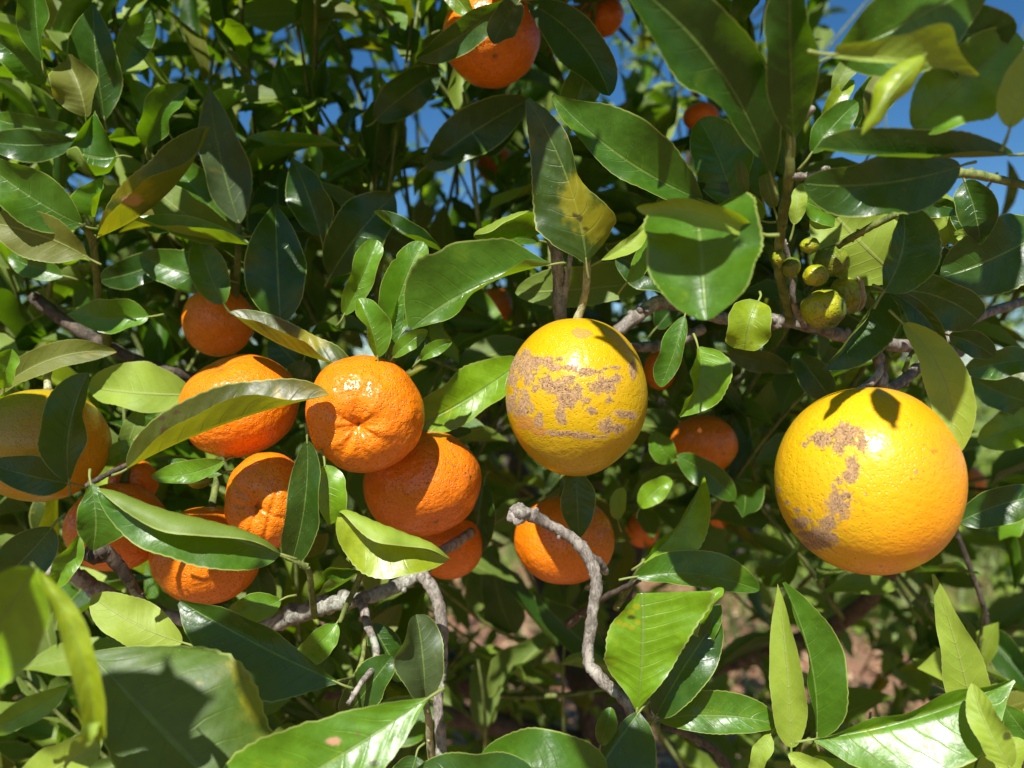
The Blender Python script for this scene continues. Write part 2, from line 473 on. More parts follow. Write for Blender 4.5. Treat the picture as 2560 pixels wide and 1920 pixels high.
def leaf_geo(P0, Pc, P2, VW, WL, WR, aL=(10, 10), cL=10, aR=(10, 10), cR=10, nt=30, ns=5, peak=0.45, pw=0.8,
             face='t', wave=0.0, seed=0, teeth=0.02, notch=None, rip=0.0004, petiole=0.007, outl=None):
    """A leaf blade round a curved midrib; each half leaves the rib at angle a and bends by c across its width."""
    rng = np.random.default_rng(seed)
    t = np.linspace(0, 1, nt + 1)
    t = t * 0.75 + 0.25 * (0.5 - 0.5 * np.cos(math.pi * t))
    C = ((1 - t) ** 2)[:, None] * P0 + (2 * t * (1 - t))[:, None] * Pc + (t ** 2)[:, None] * P2
    T = unit(np.gradient(C, t, axis=0))
    S = unit(np.cross(np.broadcast_to(VW, T.shape), T))
    N = unit(np.cross(T, S))
    pw2 = pw * (1 - peak) / peak
    w = (t / peak) ** pw * (np.clip(1 - t, 0, 1) / (1 - peak)) ** pw2
    w = np.maximum(w, 0.012)
    ss = np.linspace(0, 1, ns + 1)
    ss = ss ** 0.85
    grid = []
    L = np.linalg.norm(np.diff(C, axis=0), axis=1).sum()
    ph = rng.uniform(0, 6.28, 4)
    for side, W, a, c in ((-1, WR, aR, cR), (1, WL, aL, cL)):
        wb = w * W
        if outl is not None:
            ot = np.array(outl[0 if side == 1 else 1], float)
            wb = np.interp(t, ot[:, 0], ot[:, 1]) * outl[2]
            wb = np.convolve(np.pad(wb, 2, 'edge'), [.1, .2, .4, .2, .1], 'valid')
        ww = wb * (1 + teeth * (2 * np.abs(((t * 17 + rng.uniform()) % 1) - 0.5) - 0.5) * 2)
        ww *= 1 + 0.03 * np.sin(2 * math.pi * (1.7 * t) + ph[0] + side)
        if notch and notch[0] == side:
            ww *= 1 - notch[2] * np.exp(-((t - notch[1]) / notch[3]) ** 4)
        ang0 = np.radians(a[0] + (a[1] - a[0]) * t)
        ang0 = ang0 + (0.10 if outl is not None else 0.24) * np.sin(2 * math.pi * 1.1 * t + ph[1] + side)
        cols = [C.copy()]
        pos = C.copy()
        for k in range(ns):
            ds = ss[k + 1] - ss[k]
            sm = 0.5 * (ss[k + 1] + ss[k])
            an = ang0 + math.radians(c) * sm
            d = (np.cos(an)[:, None] * S * side + np.sin(an)[:, None] * N)
            pos = pos + d * (ww * ds)[:, None]
            nn = (-np.sin(an)[:, None] * S * side + np.cos(an)[:, None] * N)
            s1 = ss[k + 1]
            off = wave * s1 ** 2 * np.sin(2 * math.pi * 2.3 * t + ph[2] + side * 1.2) + rip * np.sin(math.pi * s1) * np.sin(2 * math.pi * 9.5 * (t - 0.17 * s1))
            off = off + rip * 0.8 * s1 * np.sin(2 * math.pi * 5.1 * t + ph[3] * side)
            cols.append(pos + nn * (off * w)[:, None])
        grid.append(cols)
    right = grid[0][1:][::-1]
    left = grid[1]
    G = np.stack(right + left, axis=1)          # (nt+1, 2ns+1, 3)
    m = G.shape[1]
    sv = np.concatenate([-ss[1:][::-1], ss])
    uv = np.stack(np.broadcast_arrays((sv * 0.5 + 0.5)[None, :], t[:, None]), -1).reshape(-1, 2)
    i, j = np.meshgrid(np.arange(nt), np.arange(m - 1), indexing='ij')
    Q = np.stack([i * m + j, (i + 1) * m + j, (i + 1) * m + j + 1, i * m + j + 1], -1).reshape(-1, 4)
    if face == 'u':
        Q = Q[:, ::-1]
    V = G.reshape(-1, 3)
    mi = np.zeros(len(Q), int)
    if petiole > 0:
        sgn = 1 if face == 't' else -1
        back = unit(-T[0] - 0.55 * sgn * N[0] + 0.25 * rng.normal(size=3))
        q0 = C[0] + T[0] * L * 0.03
        pts = np.array([q0 + (C[0] - q0) * 1.0 * k for k in (0, 1)] + [C[0] + (-T[0]) * petiole * 0.5, C[0] - T[0] * petiole * 0.7 + back * petiole * 0.5])
        pts = catmull(pts, 3)
        pv, pq = tube_geo(pts, np.linspace(0.0006, 0.0011, len(pts)) * min(1.3, petiole / 0.011), 6)
        n0 = len(V)
        V = np.vstack([V, pv])
        Q = np.vstack([Q, pq[:, ::-1] + n0])
        uv = np.vstack([uv, np.full((len(pv), 2), 0.5)])
        mi = np.zeros(len(Q), int)
    return V, Q, uv, mi


# ------------------------------------------------------------------ ground and far things
def grid_plane(name, x0, x1, y0, y1, n, z=0.0, amp=0.0, mat=None):
    xs = np.linspace(x0, x1, n)
    ys = np.linspace(y0, y1, n)
    X, Y = np.meshgrid(xs, ys)
    Z = z + amp * (np.sin(X * 1.3 + 1) * np.cos(Y * 1.1) + 0.6 * np.sin(X * 2.7 + Y * 2.1))
    V = np.stack([X, Y, Z], -1).reshape(-1, 3)
    i, j = np.meshgrid(np.arange(n - 1), np.arange(n - 1), indexing='ij')
    Q = np.stack([i * n + j, i * n + j + 1, (i + 1) * n + j + 1, (i + 1) * n + j], -1).reshape(-1, 4)
    return new_mesh(name, V, Q, [mat])


link('ground', grid_plane('ground', -300, 300, -100, 500, 60, 0, 0, GROUND), kind='structure')

rng = np.random.default_rng(7)


def blades():
    n = 26000
    y = 3.6 + rng.gamma(1.6, 2.6, n)
    x = rng.uniform(-1.0, 1.0, n) * (y * 0.75) + y * 0.12
    keep = (np.sin(x * 2.1) * np.cos(y * 1.7) + rng.normal(0, 0.5, n) + (y - 5.5) * 0.5 + (x - 1) * 0.35) > 0.2
    x, y = x[keep], y[keep]
    n = len(x)
    h = rng.uniform(0.08, 0.28, n)
    az = rng.uniform(0, 6.28, n)
    ln = rng.normal(0, 0.4, (n, 2)) * h[:, None]
    w = rng.uniform(0.004, 0.010, n)
    b = np.stack([x, y, np.zeros(n)], -1)
    dx = np.stack([np.cos(az), np.sin(az), np.zeros(n)], -1) * w[:, None]
    up = np.stack([ln[:, 0], ln[:, 1], h], -1)
    mid = b + up * np.array([0.35, 0.35, 0.6])
    V = np.stack([b - dx, b + dx, mid + dx * 0.7, mid - dx * 0.7, b + up + dx * 0.1, b + up - dx * 0.1], 1).reshape(-1, 3)
    k = np.arange(n)[:, None] * 6
    Q = np.concatenate([k + np.array([0, 1, 2, 3]), k + np.array([3, 2, 4, 5])])
    return V, Q


g = NT('grass_blade')
gc = g.mix(g.noise(g.n('ShaderNodeTexCoord').outputs['Object'], 1.5, 2), (0.07, 0.13, 0.02), (0.22, 0.26, 0.07))
tb = g.n('ShaderNodeBsdfTranslucent')
g.set(tb.inputs[0], (0.25, 0.36, 0.05))
mx = g.n('ShaderNodeMixShader')
mx.inputs[0].default_value = 0.3
g.t.links.new(g.bsdf(gc, 0.5), mx.inputs[1])
g.t.links.new(tb.outputs[0], mx.inputs[2])
M_GRASS = g.finish(mx.outputs[0])
bv, bq = blades()
link('grass', new_mesh('grass', bv, bq, [M_GRASS]), label='green grass growing beyond the citrus tree', cat='grass', kind='stuff')

# leaf litter on the soil below the tree
g = NT('dry_leaf')
oi = g.attr('rnd')
M_LIT = g.finish(g.bsdf(g.mix(oi, (0.30, 0.15, 0.07), (0.46, 0.34, 0.20)), 0.8))


def scatter_leaves(xyz, dirs, nrm, size, protos, cls_mat, seed):
    """join copies of prototype leaves: xyz (n,3), dirs, nrm, size (n); returns V,Q,uv,mi,rnd"""
    r = np.random.default_rng(seed)
    n = len(xyz)
    D = unit(dirs)
    S = unit(np.cross(nrm, D))
    N = np.cross(D, S)
    pid = r.integers(0, len(protos), n)
    Vs, Qs, UV, MI, RN = [], [], [], [], []
    off = 0
    for p, (pv, pq, puv, pmi) in enumerate(protos):
        ix = np.where(pid == p)[0]
        if len(ix) == 0:
            continue
        v = (pv[None, :, 0, None] * S[ix][:, None, :] + pv[None, :, 1, None] * D[ix][:, None, :] + pv[None, :, 2, None] * N[ix][:, None, :]) * size[ix][:, None, None] + xyz[ix][:, None, :]
        Vs.append(v.reshape(-1, 3))
        q = pq[None] + (np.arange(len(ix)) * len(pv))[:, None, None] + off
        Qs.append(q.reshape(-1, 4))
        UV.append(np.tile(puv, (len(ix), 1)))
        MI.append(np.repeat(cls_mat[ix], len(pq)))
        RN.append(np.repeat(r.uniform(size=len(ix)), len(pv)))
        off += len(pv) * len(ix)
    return np.vstack(Vs), np.vstack(Qs), np.vstack(UV), np.concatenate(MI), np.concatenate(RN)


def proto_set(nt, ns, count, seed, petiole=0.0, wide=0.22):
    r = np.random.default_rng(seed)
    out = []
    for k in range(count):
        bow = r.uniform(-0.10, 0.16)
        bend = r.uniform(-0.10, 0.10)
        P0 = np.zeros(3)
        P2 = np.array([r.uniform(-.05, .05), 1.0, -abs(r.normal(0, 0.12))])
        Pc = np.array([bend, 0.5, bow])
        a = r.uniform(5, 55)
        W = wide * r.uniform(0.82, 1.2)
        # upper face toward local +Z
        V, Q, uv, mi = leaf_geo(P0, Pc, P2, np.array([0, 0, 1.0]), W, W * r.uniform(.9, 1.1), (a, a * r.uniform(.4, 1.4)), r.uniform(-25, 45),
                                (a * r.uniform(.6, 1.2), a), r.uniform(-25, 45), nt, ns, r.uniform(.38, .52), r.uniform(.7, .95),
                                't', r.uniform(0.01, 0.05), int(r.integers(1e6)), 0.025, None, 0.004, petiole)
        out.append((V, Q, uv, mi))
    return out


PROTO_FAR = proto_set(6, 2, 10, 3)
PROTO_NEAR = proto_set(20, 4, 12, 5)

n = 5200
yy = rng.uniform(1.2, 9, n)
xx = rng.uniform(-0.8, 0.8, n) * yy
lit = scatter_leaves(np.stack([xx, yy, rng.uniform(0.005, 0.03, n)], -1), unit(rng.normal(size=(n, 3)) * np.array([1, 1, 0.15])),
                     unit(rng.normal(size=(n, 3)) * 0.35 + np.array([0, 0, 1])), rng.uniform(0.05, 0.09, n), PROTO_FAR, np.zeros(n, int), 4)
link('leaf_litter', new_mesh('leaf_litter', lit[0], lit[1], [M_LIT], lit[2], lit[3], attrs={'rnd': lit[4]}), label='dry brown leaves lying on the red soil', cat='leaf litter', kind='stuff')

# ------------------------------------------------------------------ the citrus tree: trunk and limbs
ROOT = (0.15, 1.35, 0.0)
tree = bpy.data.objects.new('citrus_tree', None)
COL.objects.link(tree)
tree.location = ROOT
tree['label'] = 'near citrus tree whose leafy twigs fill the picture'
tree['category'] = 'tree'
INV = Matrix.Translation((-ROOT[0], -ROOT[1], -ROOT[2]))


def tree_part(name, me, label=None, kind=None):
    o = link(name, me, tree, label=label, kind=kind)
    o.matrix_parent_inverse = INV
    return o


BR = []      # (object, sample points)


def limb(name, pts, rads, mat, sides=10, lump=0.03, sub=7, seed=0, knob=None, label=None):
    """pts in world metres"""
    c = catmull(pts, sub)
    n = len(c)
    r = np.interp(np.linspace(0, 1, n), np.linspace(0, 1, len(rads)), rads)
    rg = np.random.default_rng(seed + 11)
    c = c + rg.normal(size=c.shape) * r[:, None] * 0.05
    r = r * (1 + 0.05 * rg.normal(size=n))
    geos = [tube_geo(c, r, sides, lump, seed)]
    for _ in range(int(n / 7)):           # nodes, stubs and buds
        k = int(rg.integers(1, n - 1))
        d = unit(rg.normal(size=3))
        p = c[k] + d * r[k] * 0.6
        geos.append(tube_geo(np.array([p, p + d * r[k] * 0.5, p + d * r[k] * 0.8]), np.array([0.55, 0.5, 0.28]) * r[k], 6, 0.12, int(rg.integers(9999))))
    if knob is not None:
        for kn in knob:
            p = c[int(kn * (n - 1))]
            q = r[int(kn * (n - 1))]
            for _ in range(7):
                d = unit(rg.normal(size=3))
                geos.append(tube_geo(np.array([p, p + d * q * 0.9, p + d * q * 1.5]), np.array([1.0, 0.85, 0.35]) * q, 7, 0.15, int(rg.integers(9999))))
    V, Q = merge(geos)
    o = tree_part(name, new_mesh(name, V, Q, [mat]), label)
    BR.append((o, c))
    return o


def pbranch(name, spec, mat, seed=0, knob=None, label=None, lump=0.015):
    """spec: list of (px, py, depth cm, radius px)"""
    pts = [P(a, b, d / 100) for a, b, d, r in spec]
    rads = [r / F * d / 100 for a, b, d, r in spec]
    return limb(name, pts, rads, mat, 10, lump, 8, seed, knob, label)


limb('trunk', [(0.15, 1.35, -0.05), (0.14, 1.34, 0.35), (0.17, 1.32, 0.7), (0.13, 1.33, 1.0)], [0.065, 0.05, 0.045, 0.04], BARKD, 14, 0.04)
for k, (a, b, c, r0, r1) in enumerate([
        ((0.13, 1.33, 0.85), (-0.25, 1.05, 1.05), (-0.30, 0.60, 1.16), .022, .003),
        ((0.15, 1.32, 0.95), (0.35, 0.95, 1.15), (0.30, 0.56, 1.36), .020, .003),
        ((0.15, 1.33, 1.0), (-0.1, 1.5, 1.5), (-0.45, 1.5, 2.05), .026, .007),
        ((0.15, 1.33, 1.0), (0.3, 1.5, 1.5), (0.35, 1.5, 2.1), .03, .008),
        ((0.14, 1.33, 0.8), (-0.5, 1.5, 1.2), (-1.1, 1.4, 1.6), .03, .008),
        ((0.14, 1.33, 0.8), (0.1, 0.95, 1.0), (0.02, 0.56, 1.16), .016, .003),
        ((0.14, 1.33, 0.8), (0.6, 1.9, 1.15), (1.1, 2.3, 1.5), .026, .008),
        ((0.14, 1.33, 0.9), (-0.1, 1.9, 1.4), (-0.5, 2.3, 1.9), .028, .008)]):
    limb('branch', [a, b, c], [r0, (r0 + r1) / 2, r1], BARKD, 10, 0.05, 9, 20 + k)

# twigs and branches seen in the photograph
pbranch('branch', [(1290, 1282, 37.5, 19), (1330, 1288, 37.8, 18), (1372, 1312, 38.2, 13), (1425, 1342, 38.5, 15), (1465, 1385, 38.7, 16), (1490, 1450, 38.8, 15),
                   (1482, 1530, 38.8, 15), (1470, 1640, 38.6, 15), (1495, 1690, 38.4, 16), (1560, 1750, 38.2, 15), (1580, 1800, 38.4, 10), (1600, 1900, 40, 9)], BARK, 1, [0.02],
        'bare grey twig bent down below the yellow orange', 0.045)
pbranch('twig', [(1470, 1390, 38.8, 12), (1500, 1410, 39.6, 12), (1515, 1432, 40.2, 9)], BARK, 2)
pbranch('branch', [(1372, 560, 42, 15), (1392, 640, 42, 15), (1398, 720, 42.5, 17), (1402, 800, 43, 17), (1425, 900, 46, 18), (1440, 1100, 52, 20)], BARK, 3, [0.05])
pbranch('twig', [(1432, 600, 42, 6), (1420, 680, 42, 7), (1408, 760, 42.6, 8)], BARK, 4)
pbranch('branch', [(1540, 830, 45, 16), (1600, 785, 45, 17), (1650, 755, 45, 17), (1720, 770, 46, 16), (1830, 800, 46, 16), (1950, 800, 45, 17), (2030, 815, 44, 18), (2110, 840, 44, 17), (2220, 860, 45, 16), (2400, 880, 50, 14)], BARK, 5, [.55])
pbranch('branch', [(1560, 870, 47, 12), (1640, 865, 47, 13), (1700, 850, 47, 14), (1760, 820, 47, 12)], BARK, 6)
pbranch('twig', [(1980, 130, 31, 9), (1976, 300, 33, 10), (1972, 440, 34.5, 13), (1955, 560, 36.5, 12), (1946, 660, 38.5, 12), (1958, 725, 40, 12), (1975, 800, 43, 13)], TWIG, 7)
pbranch('twig', [(1978, 442, 34.5, 10), (2020, 440, 34, 9), (2048, 432, 33.6, 8), (2070, 424, 33.2, 10)], BARK, 8, [0.97])
pbranch('twig', [(1985, 320, 33.5, 9), (2008, 295, 33, 9), (2034, 268, 32.6, 9)], BARK, 9)
pbranch('twig', [(1975, 215, 32.5, 9), (2010, 180, 32, 9), (2045, 150, 31.5, 6)], TWIG, 10)
pbranch('twig', [(2590, 470, 34, 10), (2480, 445, 34, 11), (2390, 435, 34, 13), (2330, 470, 35, 9), (2270, 520, 36, 9), (2180, 565, 37, 9), (2095, 615, 38.5, 9)], TWIG, 11)
pbranch('twig', [(1960, 600, 39, 6), (1978, 680, 40, 7), (1985, 760, 41, 8), (2010, 815, 43, 8)], BARK, 12, [0.4])
pbranch('branch', [(2190, 865, 38, 15), (2200, 920, 38, 15), (2206, 968, 37.5, 16)], BARK, 13)
pbranch('branch', [(2215, 978, 40, 13), (2265, 945, 41, 14), (2310, 905, 42, 13), (2360, 850, 44, 12), (2450, 790, 48, 12), (2600, 740, 55, 12)], BARK, 14)
pbranch('twig', [(2260, 930, 41, 6), (2275, 890, 41, 5), (2300, 860, 41, 5)], TWIG, 15)
pbranch('branch', [(80, 740, 50, 16), (160, 800, 50, 17), (240, 850, 50, 16), (330, 895, 50, 15), (430, 930, 50, 14), (540, 960, 52, 13)], BARKD, 16)
pbranch('branch', [(235, 1385, 39, 22), (262, 1380, 39.2, 20), (310, 1430, 40, 15), (345, 1490, 41, 14), (390, 1560, 42, 10), (408, 1600, 42.5, 12)], BARKD, 17, [0.03, 0.97])
pbranch('branch', [(60, 1420, 46, 14), (170, 1430, 46, 20), (240, 1470, 47, 19), (330, 1510, 48, 17), (500, 1560, 48, 17), (620, 1580, 46, 19), (740, 1535, 45, 22), (830, 1510, 44, 20), (930, 1490, 44, 19), (1040, 1440, 45, 17), (1090, 1390, 45, 14),
                   (1180, 1330, 48, 12)], LICH, 18, [.55, .62, .68], 'thick lichen-covered branch under the mandarins')
pbranch('branch', [(1050, 1430, 44, 16), (1090, 1490, 44, 16), (1104, 1560, 43.5, 16), (1105, 1660, 43.5, 14), (1095, 1760, 43, 12), (1102, 1850, 43, 14), (1105, 1960, 43, 15)], BARK, 19)
pbranch('twig', [(700, 1386, 37, 5), (740, 1403, 37, 6), (770, 1425, 37.5, 8), (778, 1470, 38.5, 8), (786, 1540, 41, 9)], TWIG, 20, [0.45])
pbranch('twig', [(868, 1395, 39, 5), (900, 1425, 39, 7), (890, 1465, 39.5, 8), (868, 1510, 40, 7), (850, 1555, 40, 6)], TWIG, 21)
pbranch('twig', [(905, 1500, 43, 14), (918, 1560, 41.5, 10), (940, 1620, 40.5, 9), (932, 1670, 40, 9), (905, 1705, 39, 7), (870, 1760, 38, 7)], BARK, 22, [0.02])
pbranch('twig', [(912, 1600, 41, 5), (905, 1650, 40, 6), (885, 1690, 39.5, 5), (842, 1704, 37, 4)], TWIG, 23)
pbranch('twig', [(940, 1640, 40.5, 7), (950, 1690, 40.5, 6)], BARK, 24)
pbranch('twig', [(1062, 1750, 39.5, 8), (1072, 1800, 40, 9), (1075, 1860, 41, 9), (1085, 1950, 43, 9)], TWIGY, 25)
pbranch('twig', [(215, 1215, 36, 7), (270, 1185, 36.5, 7), (320, 1160, 37, 6), (340, 1155, 37, 5)], BARKD, 26)
pbranch('twig', [(205, 560, 43, 8), (230, 600, 44, 9), (240, 680, 45, 9), (250, 760, 47, 10), (270, 870, 50, 11)], TWIG, 27)
pbranch('twig', [(598, 560, 48, 7), (596, 620, 48, 8), (590, 720, 49, 9), (580, 900, 51, 10)], TWIG, 28)
pbranch('twig', [(1655, 1815, 40, 8), (1720, 1835, 40.5, 9), (1790, 1880, 41, 10), (1850, 1960, 42, 12)], BARKD, 29)
pbranch('twig', [(1600, 1450, 43, 6), (1500, 1500, 46, 9), (1420, 1560, 50, 11)], BARKD, 30)
pbranch('twig', [(1610, 1400, 42.5, 6), (1590, 1440, 43.5, 8), (1540, 1520, 46, 9)], TWIG, 31)
pbranch('twig', [(2025, 1850, 37.5, 8), (1995, 1885, 38.5, 9), (1970, 1990, 40, 10)], TWIG, 32)
pbranch('twig', [(965, 870, 40.5, 7), (990, 930, 42, 8), (1010, 1000, 44, 9), (1060, 1100, 48, 10)], TWIG, 33)
pbranch('twig', [(2385, 1310, 55, 6), (2425, 1420, 56, 7), (2460, 1520, 57, 7), (2470, 1600, 58, 7)], BARKD, 34)
pbranch('twig', [(1268, -60, 48, 8), (1300, -10, 48, 7), (1330, 10, 48, 6)], TWIG, 35)

BPTS = np.vstack([c for o, c in BR])
BIDX = np.concatenate([np.full(len(c), i) for i, (o, c) in enumerate(BR)])


def nearest_branch(p):
    return BR[int(BIDX[np.argmin(((BPTS - np.asarray(p)) ** 2).sum(1))])][0]


